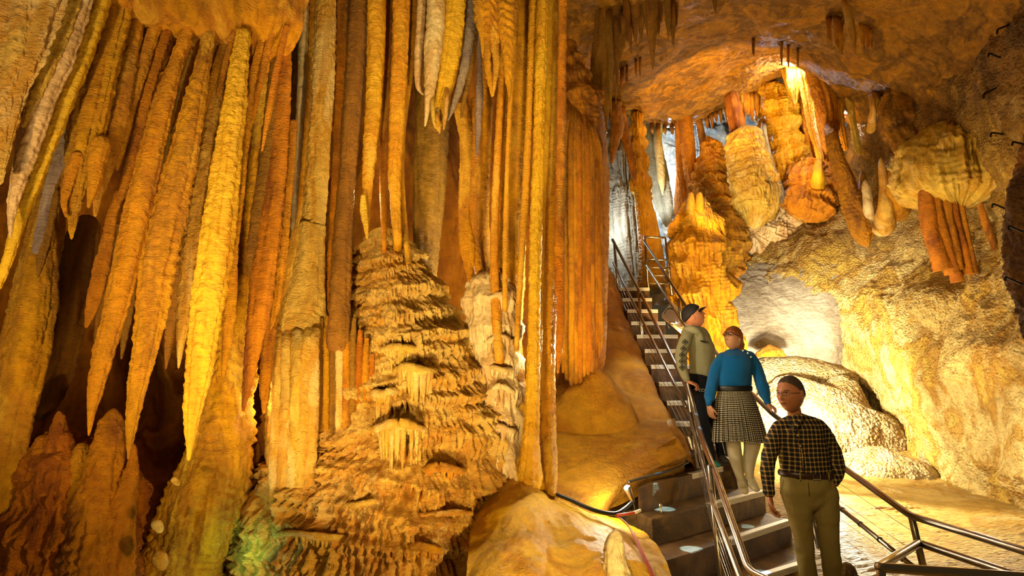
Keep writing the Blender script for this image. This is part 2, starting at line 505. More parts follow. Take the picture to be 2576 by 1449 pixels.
M['slope'] = rock('orange_flowstone', ['#B98430', '#CE983C', '#AC7428', '#D8A84C'], cs=.9, cz=1, bump=1., bs=34, bz=1.2, rough=.42, mott=.4, bd=.035)
M['ceiling'] = rock('ceiling_limestone', ['#94662C', '#B8843A', '#C89442', '#86602C', '#B88840', '#A2742E'], cs=1.1, cz=1, bump=.8, bs=12, bz=1, rough=.6, mott=.8, voro=.5, pops=6, bd=.06)
M['grey'] = rock('grey_flowstone', ['#B8A98C', '#CDBE9E', '#A08C6C', '#C4B490'], cs=.5, cz=.6, bump=1., bs=12, bz=2.2, rough=.45, mott=.35, bd=.05, sat=0.85)
M['hall'] = rock('pale_limestone', ['#A89A88', '#CDBFAE', '#8A7660', '#C09468', '#B8A890'], cs=.5, cz=1, bump=.8, bs=6, bz=1, rough=.6, mott=.6, bd=.08, sat=0.8)
M['dark'] = rock('shade_dark_limestone', ['#6A4A28', '#84602E', '#553A20', '#966C34'], cs=1.2, cz=1, bump=1., bs=16, bz=1, rough=.6, mott=.6, pop=.5, pops=26, bd=.04)  # rock colour darkened to carry the shade of the buttress and the hollow

# ------------------------------------------------------------------ cave shell (setting)
CAM = np.array([0, 0, CZ])
N1 = (1, 1, 1)
# back wall behind the left curtain and the centre columns
patch('wall_left', [
    [(-500, -300, 4.2), (-100, -200, 5.0), (300, -120, 5.2), (700, -150, 5.6), (1000, -150, 6.4), (1350, -150, 7.0), (1440, -150, 9.0)],
    [(-500, 300, 4.4), (-100, 300, 5.2), (300, 300, 5.5), (700, 300, 5.9), (1000, 300, 6.4), (1350, 300, 7.2), (1455, 300, 9.4)],
    [(-500, 700, 4.6), (-100, 700, 5.5), (300, 700, 5.9), (700, 700, 6.2), (1000, 700, 6.5), (1350, 700, 7.3), (1470, 700, 9.2)],
    [(-500, 1050, 4.6), (-100, 1050, 5.7), (300, 1050, 6.3), (600, 1050, 6.8), (1000, 1050, 6.8), (1350, 1050, 7.3), (1450, 1050, 8.6)],
    [(-500, 1500, 4.2), (-100, 1500, 5.0), (300, 1500, 5.6), (700, 1500, 6.2), (1000, 1500, 6.4), (1350, 1500, 6.8), (1450, 1500, 7.6)],
], 260, 420, M['deep'], [(.9, .28, 4, True, (1, 1, .35)), (3.5, .09, 4, False, (1, 1, .4))], kind='structure', seed=2)
# sloping rock the curtain hangs from
patch('ceiling_left', [
    [(-500, -500, 2.6), (0, -420, 2.7), (350, -300, 2.9), (600, -250, 3.2), (850, -250, 3.6)],
    [(-400, -200, 2.9), (0, -160, 3.0), (320, -120, 3.2), (580, -90, 3.5), (800, -80, 3.9)],
    [(-300, -60, 3.3), (0, -40, 3.2), (330, 0, 3.42), (560, 40, 3.6), (735, 80, 3.9)],
    [(-300, 20, 3.8), (20, 30, 3.7), (360, 75, 3.85), (560, 105, 3.98), (725, 150, 4.25)],
    [(-300, 60, 5.2), (20, 100, 5.0), (380, 160, 4.9), (560, 200, 5.0), (745, 240, 5.3)],
], 220, 420, M['curtain'], [(1.3, .10, 4, True, N1), (4, .08, 4, True, (1, 1, .3)), (9, .02, 3, False, N1)], kind='structure', seed=3)
# vault over the chamber
patch('ceiling', [
    [(1150, -420, 4.4), (1450, -420, 4.6), (1700, -420, 4.6), (1900, -420, 4.6), (2150, -420, 4.6), (2400, -420, 4.5), (2700, -420, 4.2), (3000, -420, 3.8)],
    [(1250, -150, 5.8), (1450, -120, 6.0), (1650, -110, 6.0), (1850, -110, 6.0), (2080, -110, 6.0), (2320, -110, 5.9), (2560, -110, 5.4), (2900, -110, 4.6)],
    [(1300, 20, 6.9), (1450, 20, 7.1), (1640, 5, 7.2), (1850, 0, 7.3), (2060, 0, 7.2), (2280, 20, 7.0), (2500, 20, 6.2), (2800, 40, 5.1)],
    [(1330, 150, 7.8), (1470, 165, 8.2), (1640, 112, 8.4), (1850, 80, 8.6), (2030, 118, 8.5), (2200, 200, 8.2), (2420, 190, 7.0), (2700, 220, 5.6)],
    [(1340, 240, 9.6), (1520, 230, 10.0), (1680, 205, 10.3), (1850, 170, 10.4), (2010, 150, 9.9), (2170, 250, 9.3), (2360, 290, 7.8), (2650, 330, 6.1)],
    [(1350, 275, 12.0), (1530, 275, 12.4), (1700, 312, 12.6), (1860, 250, 12.3), (2000, 190, 11.4), (2170, 330, 10.4), (2360, 380, 8.6), (2650, 430, 6.6)],
    [(1350, 300, 15.), (1530, 300, 15.4), (1700, 300, 15.6), (1860, 270, 15.5), (2030, 230, 14.5), (2250, 360, 12.4), (2450, 430, 10.), (2750, 500, 8.)],
], 420, 620, M['ceiling'], [(.8, .2, 4, False, N1), (2.6, .07, 5, False, N1), (9, .022, 3, True, N1)], kind='structure', seed=5)
patch('wall_back', [
    [(1350, 120, 17), (1600, 120, 17.5), (1850, 120, 17.5), (2100, 120, 16.5), (2350, 120, 15)],
    [(1350, 350, 16.5), (1600, 350, 17), (1850, 350, 17), (2100, 350, 16), (2350, 350, 14.5)],
    [(1350, 560, 15.5), (1600, 560, 16), (1850, 560, 16), (2100, 560, 15), (2350, 560, 13.5)],
    [(1350, 780, 13.5), (1600, 780, 14), (1850, 780, 14), (2100, 780, 13.5), (2350, 780, 12.5)],
], 220, 300, M['hall'], [(.6, .5, 5, True, N1), (2.2, .15, 4, False, N1)], kind='structure', seed=6)
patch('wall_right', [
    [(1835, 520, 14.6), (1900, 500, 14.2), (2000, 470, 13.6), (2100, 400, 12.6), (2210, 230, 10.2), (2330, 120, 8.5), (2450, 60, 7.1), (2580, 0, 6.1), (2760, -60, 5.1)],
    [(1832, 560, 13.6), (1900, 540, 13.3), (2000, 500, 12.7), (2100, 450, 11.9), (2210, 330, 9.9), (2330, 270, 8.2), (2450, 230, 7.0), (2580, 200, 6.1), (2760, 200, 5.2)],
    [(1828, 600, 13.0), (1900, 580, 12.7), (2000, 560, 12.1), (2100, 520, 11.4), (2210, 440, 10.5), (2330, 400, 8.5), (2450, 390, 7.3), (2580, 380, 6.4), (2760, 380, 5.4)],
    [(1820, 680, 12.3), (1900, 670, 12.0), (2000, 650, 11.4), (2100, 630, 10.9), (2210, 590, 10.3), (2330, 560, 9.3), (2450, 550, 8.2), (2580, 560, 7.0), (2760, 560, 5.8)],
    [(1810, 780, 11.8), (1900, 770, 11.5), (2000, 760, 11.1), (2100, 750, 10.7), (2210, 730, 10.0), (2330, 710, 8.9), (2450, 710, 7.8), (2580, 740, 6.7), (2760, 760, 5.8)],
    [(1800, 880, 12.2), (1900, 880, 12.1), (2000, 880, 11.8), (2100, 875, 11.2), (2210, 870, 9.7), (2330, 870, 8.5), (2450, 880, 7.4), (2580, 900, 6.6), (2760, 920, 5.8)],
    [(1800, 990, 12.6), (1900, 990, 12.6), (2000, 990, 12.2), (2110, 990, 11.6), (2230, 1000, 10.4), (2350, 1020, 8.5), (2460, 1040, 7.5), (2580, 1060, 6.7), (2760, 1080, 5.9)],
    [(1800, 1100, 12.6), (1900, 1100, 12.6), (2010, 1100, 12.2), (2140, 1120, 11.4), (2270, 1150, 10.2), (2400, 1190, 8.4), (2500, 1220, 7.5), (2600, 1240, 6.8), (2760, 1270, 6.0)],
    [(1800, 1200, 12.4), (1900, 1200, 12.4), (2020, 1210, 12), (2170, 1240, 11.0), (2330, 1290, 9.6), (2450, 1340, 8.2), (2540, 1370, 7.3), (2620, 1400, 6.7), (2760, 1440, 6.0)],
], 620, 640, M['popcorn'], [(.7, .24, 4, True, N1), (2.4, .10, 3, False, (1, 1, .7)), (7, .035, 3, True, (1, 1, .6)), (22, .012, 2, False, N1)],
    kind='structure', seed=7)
patch('floor', [
    [(1780, 1010, 12.5), (2000, 1010, 12.5), (2250, 1010, 12), (2500, 1050, 11), (2800, 1080, 9.5)],
    [(1600, 1264, 8.6), (1930, 1160, 8.9), (2180, 1175, 8.8), (2450, 1210, 8.4), (2800, 1240, 7.6)],
    [(1560, 1421, 7.0), (1985, 1262, 7.3), (2220, 1262, 7.2), (2440, 1275, 7.0), (2800, 1290, 6.4)],
    [(1560, 1566, 5.6), (2050, 1362, 5.95), (2240, 1360, 5.9), (2440, 1370, 5.7), (2800, 1390, 5.2)],
    [(1560, 1807, 4.2), (2190, 1560, 4.4), (2300, 1530, 4.3), (2480, 1530, 4.3), (2800, 1560, 4.0)],
    [(1500, 2400, 2.4), (1900, 2100, 2.4), (2180, 2000, 2.3), (2440, 2000, 2.3), (2900, 2000, 2.2)],
], 380, 420, M['floor'], [(.8, .05, 3, False, N1), (5, .016, 3, True, (.5, 1.4, 1)), (14, .006, 2, True, (.5, 2, 1))], kind='structure', seed=8)

# ------------------------------------------------------------------ left curtain of stalactites (placed one by one)
G1 = 'stalactites of the slanting curtain on the left'
def st(lbl, pts, m='curtain', d=3.7, nm='stalactite', cat='stalactite', group=G1, flat=.8, **k):
    k.setdefault('noise', .15); k.setdefault('ripple', .025); k.setdefault('flutes', 7 if pts[len(pts) // 2][2] > 20 else 5); k.setdefault('fl_amp', .24); k.setdefault('head', pts[0][1] > 60)
    return tube(nm, pts, M[m], d=d, flat=flat, label=lbl, cat=cat, group=group, **k)

st('broad pale sheet of flowstone hanging at the top left corner of the photo', [(60, -120, 110), (50, 0, 105), (35, 110, 85), (15, 220, 62), (0, 350, 34), (-8, 470, 12)], 'pale', 3.0, nm='flowstone_drapery', cat='drapery', flat=.35, flutes=9)
st('short pale stalactite with a blunt tip beside the top left pale sheet', [(180, -90, 40), (150, 20, 42), (112, 130, 38), (88, 220, 24), (66, 290, 12), (57, 322, 5)], 'pale', 3.1, flat=.5)
st('pale tapering stalactite ending in a thin needle near the left edge', [(245, -120, 24), (205, 0, 25), (160, 140, 27), (112, 250, 26), (75, 360, 24), (45, 460, 17), (30, 530, 10), (26, 600, 3)], 'cream', 3.15, flat=.75)
st('long slender yellow stalactite running down to the left edge', [(290, -120, 18), (258, 0, 18), (215, 120, 19), (170, 240, 18), (130, 340, 18), (92, 440, 17), (50, 550, 14), (20, 650, 12), (-8, 730, 8)], 'yellow', 3.25, flat=.8)
st('thin purple brown blade between the pale ribs and the wide orange fan', [(275, 20, 6), (235, 110, 9), (205, 210, 14), (175, 310, 18), (150, 400, 17), (122, 480, 12), (105, 560, 12), (88, 640, 8)], 'mauve', 3.55, nm='drapery_blade', cat='drapery', flat=.5)
st('wide orange fan of flowstone ending in a hooked tip', [(320, -110, 40), (292, 0, 44), (262, 120, 46), (235, 240, 46), (212, 350, 44), (200, 430, 34), (190, 500, 20), (183, 560, 11), (180, 603, 3)], 'curtain', 3.4, nm='flowstone_drapery', cat='drapery', flat=.45, flutes=11, fl_amp=.25)
st('short orange spike at the left lip of the wide fan', [(200, 380, 14), (176, 450, 13), (162, 510, 8), (168, 548, 3)], 'curtain', 3.36)
st('short orange tooth at the right lip of the wide fan', [(258, 340, 24), (246, 400, 20), (234, 470, 13), (222, 524, 3)], 'curtain', 3.38)
st('orange stalactite with a forked lip right of the wide fan', [(352, 0, 16), (330, 110, 20), (305, 230, 24), (285, 330, 26), (262, 420, 18), (246, 490, 11), (239, 546, 3)], 'curtain', 3.5)
st('thin orange rib with a short curled tip below the upper left ceiling', [(400, 40, 13), (370, 130, 14), (340, 230, 13), (316, 320, 12), (302, 380, 12), (294, 430, 3)], 'curtain', 3.55)
st('slim orange rib running down into a thin brown blade', [(425, 50, 14), (395, 150, 15), (362, 270, 15), (340, 370, 15), (315, 460, 13), (285, 530, 11), (272, 600, 15), (252, 690, 20), (232, 770, 16), (216, 826, 4)], 'deep', 3.6, nm='drapery_blade', cat='drapery', flat=.5)
st('stout orange stalactite ending in a sharp point low on the left', [(480, 50, 13), (452, 130, 15), (420, 230, 21), (392, 340, 25), (370, 430, 29), (345, 540, 31), (318, 660, 29), (293, 770, 26), (268, 860, 23), (246, 950, 18), (233, 1020, 11), (223, 1097, 2)], 'curtain', 3.55)
st('narrow brown rib sunk between two stout orange stalactites', [(500, 90, 9), (472, 180, 11), (452, 280, 14), (432, 380, 15), (412, 470, 12), (400, 540, 8)], 'brown', 3.85)
st('thick rippled stalactite reaching lowest left of the leaning column', [(530, 70, 14), (512, 160, 18), (490, 260, 24), (470, 360, 29), (448, 450, 34), (425, 550, 40), (402, 650, 42), (388, 740, 38), (374, 830, 31), (358, 910, 25), (342, 990, 19), (331, 1070, 12), (322, 1156, 2)], 'curtain', 3.6, ripple=.05)
st('short thin rib tucked under the ceiling between thick stalactites', [(556, 62, 9), (545, 130, 11), (534, 210, 11), (524, 290, 8), (517, 350, 3)], 'curtain', 3.8)
st('pale streaked rib between the lowest stalactite and the bright orange one', [(566, 80, 10), (553, 180, 14), (538, 280, 15), (522, 390, 19), (510, 480, 25), (498, 570, 27), (486, 650, 25), (472, 730, 20), (462, 800, 15), (455, 860, 9), (449, 928, 2)], 'pale', 3.8)
st('bright orange stalactite with a pale pitted tip low in the curtain', [(615, 70, 16), (603, 150, 20), (590, 260, 25), (575, 370, 29), (560, 480, 34), (546, 600, 38), (532, 700, 39), (518, 800, 34), (505, 900, 31), (492, 990, 25), (482, 1060, 17), (474, 1160, 3)], 'yellow', 3.6)
st('orange rib fused along the upper left of the leaning column', [(645, 66, 14), (634, 160, 17), (620, 280, 20), (606, 400, 18), (597, 500, 17), (585, 620, 14), (580, 740, 14), (572, 850, 12), (560, 950, 3)], 'curtain', 3.85)
st('dark orange stalactite with a rounded end near the middle of the curtain', [(700, 100, 12), (690, 200, 14), (677, 330, 16), (662, 450, 16), (645, 560, 15), (634, 640, 13), (625, 697, 6)], 'brown', 3.95, flutes=0)
st('long rust blade with a glowing right edge hanging beside the column group', [(722, 90, 12), (714, 220, 17), (705, 350, 21), (692, 480, 25), (678, 600, 27), (662, 700, 29), (648, 800, 25), (634, 890, 18), (622, 970, 12), (611, 1036, 3)], 'deep', 3.95, nm='drapery_blade', cat='drapery', flat=.45, flutes=3)
st('thin rust blade with torn edges just left of the pale fluted drapery', [(738, 300, 9), (728, 430, 12), (716, 560, 14), (706, 660, 15), (697, 750, 12), (688, 800, 7), (681, 830, 2)], 'deep', 4.0, nm='drapery_blade', cat='drapery', flat=.4)
st('dark red cluster of thin drips hanging low beside the fluted drapery', [(690, 700, 18), (680, 800, 17), (672, 900, 15), (667, 980, 13), (664, 1042, 4)], 'deep', 4.15, flutes=5, fl_amp=.4)
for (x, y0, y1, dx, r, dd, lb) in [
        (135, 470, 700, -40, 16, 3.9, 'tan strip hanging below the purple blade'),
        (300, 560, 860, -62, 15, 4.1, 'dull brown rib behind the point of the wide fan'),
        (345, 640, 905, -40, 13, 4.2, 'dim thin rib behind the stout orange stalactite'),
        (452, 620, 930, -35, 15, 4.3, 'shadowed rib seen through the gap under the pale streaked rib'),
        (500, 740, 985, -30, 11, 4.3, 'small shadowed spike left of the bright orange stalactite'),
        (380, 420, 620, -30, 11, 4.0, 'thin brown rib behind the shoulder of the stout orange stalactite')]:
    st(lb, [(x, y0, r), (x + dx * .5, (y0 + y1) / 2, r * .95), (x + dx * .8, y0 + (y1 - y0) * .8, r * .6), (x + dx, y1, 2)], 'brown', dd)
for i, (x, r) in enumerate([(330, 9), (378, 8), (410, 9), (440, 8), (465, 9), (492, 8), (515, 8), (545, 7), (572, 9), (590, 8), (628, 9), (660, 10), (680, 9), (712, 8)]):
    lean = -.45 + (x - 330) / 400 * .28
    y0 = 45 + (x - 330) * .12; L_ = 170 + (i * 67) % 150
    st('thin orange rib in the row just under the upper left ceiling', [(x + 10, y0 - 30, r * .8), (x + lean * L_ * .33, y0 + L_ * .33, r), (x + lean * L_ * .7, y0 + L_ * .7, r * .8), (x + lean * L_, y0 + L_, 2)], 'curtain', 3.72, group='thin ribs under the upper left ceiling')

# leaning column from curtain to ground
st('massive leaning orange column behind the curtain with a rippled swollen foot', [(668, 90, 22), (655, 250, 28), (640, 400, 34), (620, 560, 40), (605, 700, 46), (590, 820, 50), (578, 920, 54), (570, 1000, 58), (560, 1080, 66), (545, 1160, 80), (520, 1240, 90), (490, 1330, 92), (460, 1420, 92), (440, 1560, 110)], 'curtain', 4.5,
   nm='column', cat='column', group=None, flat=.9, flutes=4, ripple=.05, tip=False, shelves=[(2.45, .03, .2, .10, 26, .1), (2.8, .03, .2, .10, 26, .1), (3.15, .04, .2, .08, 26, .1)])
# far lower left columns and stalagmite mass
st('tall dull orange column at the far left edge with a widening foot', [(135, 380, 26), (125, 520, 34), (102, 640, 42), (85, 760, 48), (68, 860, 50), (48, 960, 50), (22, 1080, 46), (0, 1200, 44), (-20, 1320, 50), (-30, 1560, 60)], 'curtain', 4.1, nm='column', cat='column', group=None, tip=False, flutes=4)
st('pair of joined dim ribs right of the far left column', [(225, 540, 22), (198, 640, 40), (170, 740, 48), (150, 830, 48), (128, 930, 44), (105, 1010, 36), (95, 1060, 14)], 'brown', 4.6, nm='column', cat='column', group=None, flutes=6, fl_amp=.35)
tube('stalagmite_mass', [(190, 1080, 70), (180, 1130, 100), (190, 1190, 125), (185, 1270, 150), (165, 1350, 175), (150, 1440, 195), (140, 1600, 220)], M['deep'], d=4.35, flat=.7, flutes=9, fl_amp=.14, noise=.25, nf=3, shelves=(5, .05, .09, 40), head=True, tip=False,
     label='lumpy rust coloured rock mass at the bottom left corner carrying blunt stalagmites', cat='rock mass')
for (pts, lb) in [
        ([(148, 1033, 8), (150, 1062, 15), (146, 1100, 20), (140, 1160, 26), (138, 1240, 40)], 'stalagmite with the tallest narrow knob on the bottom left rock mass'),
        ([(112, 1092, 12), (108, 1125, 22), (105, 1180, 30), (100, 1260, 42)], 'blunt knob leftmost on the bottom left rock mass'),
        ([(165, 1085, 12), (163, 1120, 20), (160, 1180, 26), (158, 1250, 34)], 'small blunt knob in front of the tallest one at bottom left'),
        ([(208, 1112, 14), (205, 1150, 24), (205, 1210, 30), (208, 1290, 40)], 'stubby rounded knob in the middle of the bottom left rock mass'),
        ([(286, 1026, 12), (282, 1060, 26), (274, 1120, 36), (262, 1200, 44), (250, 1300, 60), (240, 1450, 80)], 'broad blunt stalagmite with a grey cap at bottom left'),
        ([(338, 1116, 6), (334, 1170, 13), (322, 1230, 22), (306, 1300, 32), (290, 1380, 44), (275, 1500, 55)], 'slim pointed stalagmite right of the grey capped one')]:
    tube('stalagmite', pts, M['deep'], d=4.15, head=True, tip=False, noise=.2, nf=4, flutes=5, fl_amp=.12, ripple=.05, label=lb, cat='stalagmite', group='stalagmites on the bottom left rock mass')
# dark recess rock and crystal covered ridge at lower middle left
tube('rock_ridge', [(668, 1035, 12), (655, 1085, 34), (640, 1150, 60), (620, 1230, 90), (600, 1310, 120), (585, 1400, 150), (575, 1560, 190)], M['deep'], d=5.0, flat=.7, noise=.28, nf=3.5, shelves=(6, .04, .07, 34), head=True, tip=False,
     label='rust coloured crusted ridge lit pale green at its lower end, left of the main mound', cat='rock ridge')
for (x, y, r, dd, lb) in [(392, 1320, 15, 3.95, 'pale round knob on the left side of the rippled column foot'), (398, 1405, 22, 3.9, 'larger pale knob low on the rippled column foot'), (436, 1208, 10, 4.0, 'small pale knob above the two others on the rippled column foot')]:
    r = r * .75
    tube('calcite_knob', [(x, y - r * 1.2, r * .5), (x + 2, y - r * .3, r), (x + 8, y + r * .8, r * .9), (x + 16, y + r * 1.8, r * .6)], M['pale'], d=dd, head=True, label=lb, cat='knob', group='pale knobs on the rippled column foot')

# ------------------------------------------------------------------ centre group of columns
G2 = 'tall ribs of the centre column group'
def q_r(pts): return pts[len(pts) // 2][2]
def cc(lbl, pts, m='yellow', d=4.8, nm='column', cat='column', group=G2, **k):
    k.setdefault('noise', .10); k.setdefault('ripple', .025); k.setdefault('flutes', 0); k.setdefault('tip', False); k.setdefault('flat', .9)
    if not k['tip'] and pts[-1][1] < 1100: q = pts[-1]; pts = [(*w[:3], w[3] if len(w) > 3 else d) for w in pts] + [(q[0], q[1] + 26, q[2], d + .35)]
    if not k['tip']: k.setdefault('fl_amp', .16); k['flutes'] = k['flutes'] or (6 if q_r(pts) > 12 else 0)
    return tube(nm, pts, M[m], d=d, label=lbl, cat=cat, group=group, **k)
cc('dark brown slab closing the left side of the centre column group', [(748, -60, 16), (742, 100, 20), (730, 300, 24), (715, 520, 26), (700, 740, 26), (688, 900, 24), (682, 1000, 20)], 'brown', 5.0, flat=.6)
cc('narrow pale edged rib, leftmost of the centre column group', [(768, -60, 11), (762, 120, 12), (755, 300, 11), (745, 470, 9), (738, 580, 6)], 'cream', 4.75)
cc('slim pale yellow column second from the left in the centre group', [(795, -60, 11), (789, 120, 12), (780, 290, 12), (768, 440, 12), (758, 560, 13), (750, 600, 19), (738, 720, 26), (725, 830, 30)], 'yellow', 4.72)
cc('stout pale yellow column with a ring joint, left in the centre group', [(822, -60, 22), (816, 120, 25), (806, 300, 27), (797, 440, 26), (788, 558, 26), (786, 566, 30), (783, 620, 31), (776, 700, 38), (762, 790, 50), (752, 860, 52)], 'pale', 4.65)
cc('narrow orange column right of the stout ringed one', [(862, -60, 13), (857, 150, 14), (851, 350, 13), (843, 520, 12), (834, 700, 12), (828, 850, 10)], 'curtain', 4.75)
cc('fuzzy brown column in the centre group with a knotted surface', [(905, -60, 24), (898, 120, 24), (884, 300, 23), (872, 450, 21), (862, 600, 22), (856, 740, 24), (850, 860, 28)], 'brown', 4.6)
cc('yellow stalactite reaching almost to the terraced stalagmite top', [(948, -60, 22), (946, 120, 22), (940, 250, 20), (930, 380, 17), (924, 480, 12), (922, 560, 7), (924, 600, 2)], 'yellow', 4.55, tip=True, nm='stalactite', cat='stalactite')
cc('backlit translucent yellow drip glowing above the terraced stalagmite', [(914, 490, 6), (915, 530, 9), (920, 565, 7), (924, 603, 2)], 'yellow', 4.45, tip=True, nm='stalactite', cat='stalactite', flat=.4)
cc('thin rib between two stout yellow stalactites', [(981, -60, 7), (976, 100, 7), (970, 260, 8), (964, 420, 9), (966, 560, 8), (966, 620, 6)], 'curtain', 4.8)
cc('smooth orange yellow column standing on the terraced stalagmite', [(1012, -60, 21), (1007, 120, 20), (1000, 280, 19), (993, 420, 16), (995, 520, 13), (1000, 600, 10)], 'yellow', 4.62)
cc('narrow yellow drapery with a ragged right edge, upper middle', [(1046, -60, 9), (1040, 80, 9), (1030, 200, 8), (1018, 290, 7), (1012, 420, 5), (1018, 560, 7), (1026, 640, 8)], 'curtain', 4.75, nm='drapery_blade', cat='drapery')
cc('short cream stalactite with a chipped tip, left of the long pale cone', [(1063, -60, 10), (1058, 60, 11), (1052, 150, 10), (1052, 215, 7), (1066, 240, 2)], 'cream', 4.6, tip=True, nm='stalactite', cat='stalactite')
cc('long pale cone shaped stalactite at the top middle', [(1098, -60, 23), (1096, 40, 23), (1089, 130, 21), (1083, 210, 14), (1076, 270, 8), (1069, 319, 2)], 'cream', 4.5, tip=True, nm='stalactite', cat='stalactite')
dr = cc('wide yellow drapery with a curled chalky lip at the top middle', [(1150, -60, 26), (1140, 60, 26), (1130, 150, 23), (1116, 225, 17), (1106, 265, 15), (1104, 300, 15), (1103, 318, 8), (1106, 334, 2)], 'yellow', 4.55, tip=True, nm='flowstone_drapery', cat='drapery', flat=.45, flutes=6, fl_amp=.3, group=None)
for (a, b_, c_) in [((1088, 262, 5), (1091, 300, 5), (1096, 325, 2)), ((1124, 250, 5), (1120, 290, 6), (1116, 328, 2)), ((1100, 300, 5), (1105, 322, 4), (1107, 338, 1))]:
    tube('curled_lip', [a, b_, c_], M['pale'], d=4.46, parent=dr, root=.08, head=True)
cc('orange fin along the right side of the yellow drapery', [(1168, -60, 8), (1160, 80, 9), (1146, 170, 8), (1132, 230, 6), (1124, 262, 2)], 'deep', 4.6, tip=True, nm='drapery_blade', cat='drapery')
cc('mauve grey stalactite curving down to a fine tip, top middle', [(1192, -60, 12), (1184, 60, 13), (1172, 150, 12), (1156, 220, 9), (1140, 270, 6), (1126, 304, 2)], 'mauve', 4.6, tip=True, nm='stalactite', cat='stalactite')
cc('thin brown stalactite hugging the mauve grey one', [(1204, -60, 8), (1194, 80, 9), (1180, 190, 8), (1166, 260, 5), (1160, 299, 2)], 'brown', 4.65, tip=True, nm='stalactite', cat='stalactite')
for (pts, lb) in [
        ([(1210, -60, 22), (1212, 40, 20), (1214, 90, 9), (1215, 147, 2)], 'leftmost crinkled orange drip of the cluster under the top edge'),
        ([(1236, -60, 26), (1238, 60, 22), (1243, 115, 10), (1247, 167, 2)], 'wider crinkled orange drip in the cluster under the top edge'),
        ([(1228, 60, 9), (1226, 150, 9), (1232, 200, 8), (1238, 245, 2)], 'forked crinkled drip hanging lowest left in the top cluster'),
        ([(1246, 100, 8), (1249, 160, 8), (1244, 210, 5), (1240, 243, 2)], 'thin twin of the forked crinkled drip in the top cluster'),
        ([(1276, -60, 24), (1276, 50, 26), (1280, 110, 20), (1279, 180, 12), (1281, 225, 6), (1281, 262, 2)], 'large crinkled orange drip with a white droplet at the right of the top cluster')]:
    cc(lb, pts, 'curtain', 4.35, tip=True, nm='stalactite', cat='stalactite', ripple=.14, flutes=4, fl_amp=.2, group='crinkled drips under the top edge')
cc('slender mauve grey stalactite with a drip point, right of centre', [(1207, 60, 4), (1206, 160, 6), (1206, 240, 9), (1203, 320, 8), (1200, 398, 2)], 'mauve', 4.65, tip=True, nm='stalactite', cat='stalactite')
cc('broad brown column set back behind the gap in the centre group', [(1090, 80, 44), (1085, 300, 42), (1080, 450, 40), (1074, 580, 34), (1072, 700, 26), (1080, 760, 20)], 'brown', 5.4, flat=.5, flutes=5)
cc('orange brown flange right of the dark gap in the centre group', [(1160, 260, 22), (1172, 360, 16), (1168, 480, 14), (1168, 560, 14), (1176, 620, 18), (1180, 670, 12), (1181, 712, 2)], 'curtain', 4.9, tip=True, nm='drapery_blade', cat='drapery', flat=.4)
cc('tan rib left of the long yellow rods', [(1196, 250, 12), (1194, 400, 14), (1190, 520, 15), (1192, 620, 14), (1206, 690, 10), (1216, 730, 6)], 'curtain', 4.95)
cc('ochre rib filling the space behind the long yellow rods', [(1225, 120, 16), (1220, 300, 18), (1214, 470, 18), (1214, 600, 18), (1222, 720, 18), (1230, 800, 16)], 'curtain', 5.1, flutes=5, fl_amp=.25)
cc('long yellow rod left of the wide orange brown panel', [(1266, 100, 5), (1258, 260, 8), (1250, 420, 9), (1244, 560, 9), (1244, 700, 10), (1250, 820, 12), (1256, 900, 12)], 'yellow', 4.75)
cc('thin yellow rod close to the wide orange brown panel', [(1300, -60, 8), (1294, 80, 8), (1284, 240, 6), (1276, 420, 6), (1272, 600, 7), (1270, 760, 6)], 'yellow', 4.7)
cc('wide orange brown panel with vertical grooves, right of centre', [(1312, -60, 27), (1308, 120, 28), (1302, 300, 30), (1295, 470, 30), (1290, 640, 30), (1288, 780, 26), (1294, 900, 20), (1310, 1080, 24)], 'curtain', 4.95, flutes=11, fl_amp=.2, flat=.6)
cc('yellow rod along the right side of the orange brown panel', [(1342, -60, 9), (1338, 120, 10), (1331, 300, 9), (1322, 480, 10), (1313, 620, 8), (1305, 760, 7), (1300, 860, 6)], 'yellow', 4.72)
cc('bright yellow column running unbroken to the cream mound', [(1366, -60, 13), (1362, 120, 14), (1356, 320, 14), (1350, 520, 14), (1345, 700, 14), (1342, 880, 15), (1338, 1040, 18), (1334, 1120, 22), (1330, 1180, 32, 4.75), (1326, 1240, 50, 5.0), (1322, 1290, 60, 5.3)], 'yellow', 4.62)
cc('golden rod behind the bright yellow column', [(1386, -60, 8), (1380, 120, 9), (1374, 320, 9), (1366, 520, 8), (1360, 700, 8), (1356, 900, 8)], 'yellow', 4.75)
cc('orange column ending near the black cable, rightmost of the centre group', [(1404, -60, 18), (1401, 150, 20), (1397, 350, 21), (1388, 560, 22), (1378, 760, 22), (1374, 950, 22), (1378, 1100, 20), (1384, 1200, 18), (1388, 1262, 8)], 'curtain', 4.85, flutes=7, fl_amp=.25)
cc('beaded stalactite with a glaring white right edge', [(1416, -60, 9), (1414, 150, 10), (1411, 350, 11), (1408, 520, 12), (1408, 680, 12), (1410, 800, 10), (1407, 880, 8), (1403, 940, 3)], 'curtain', 4.6, tip=True, nm='stalactite', cat='stalactite', ripple=.12, rip_f=9)
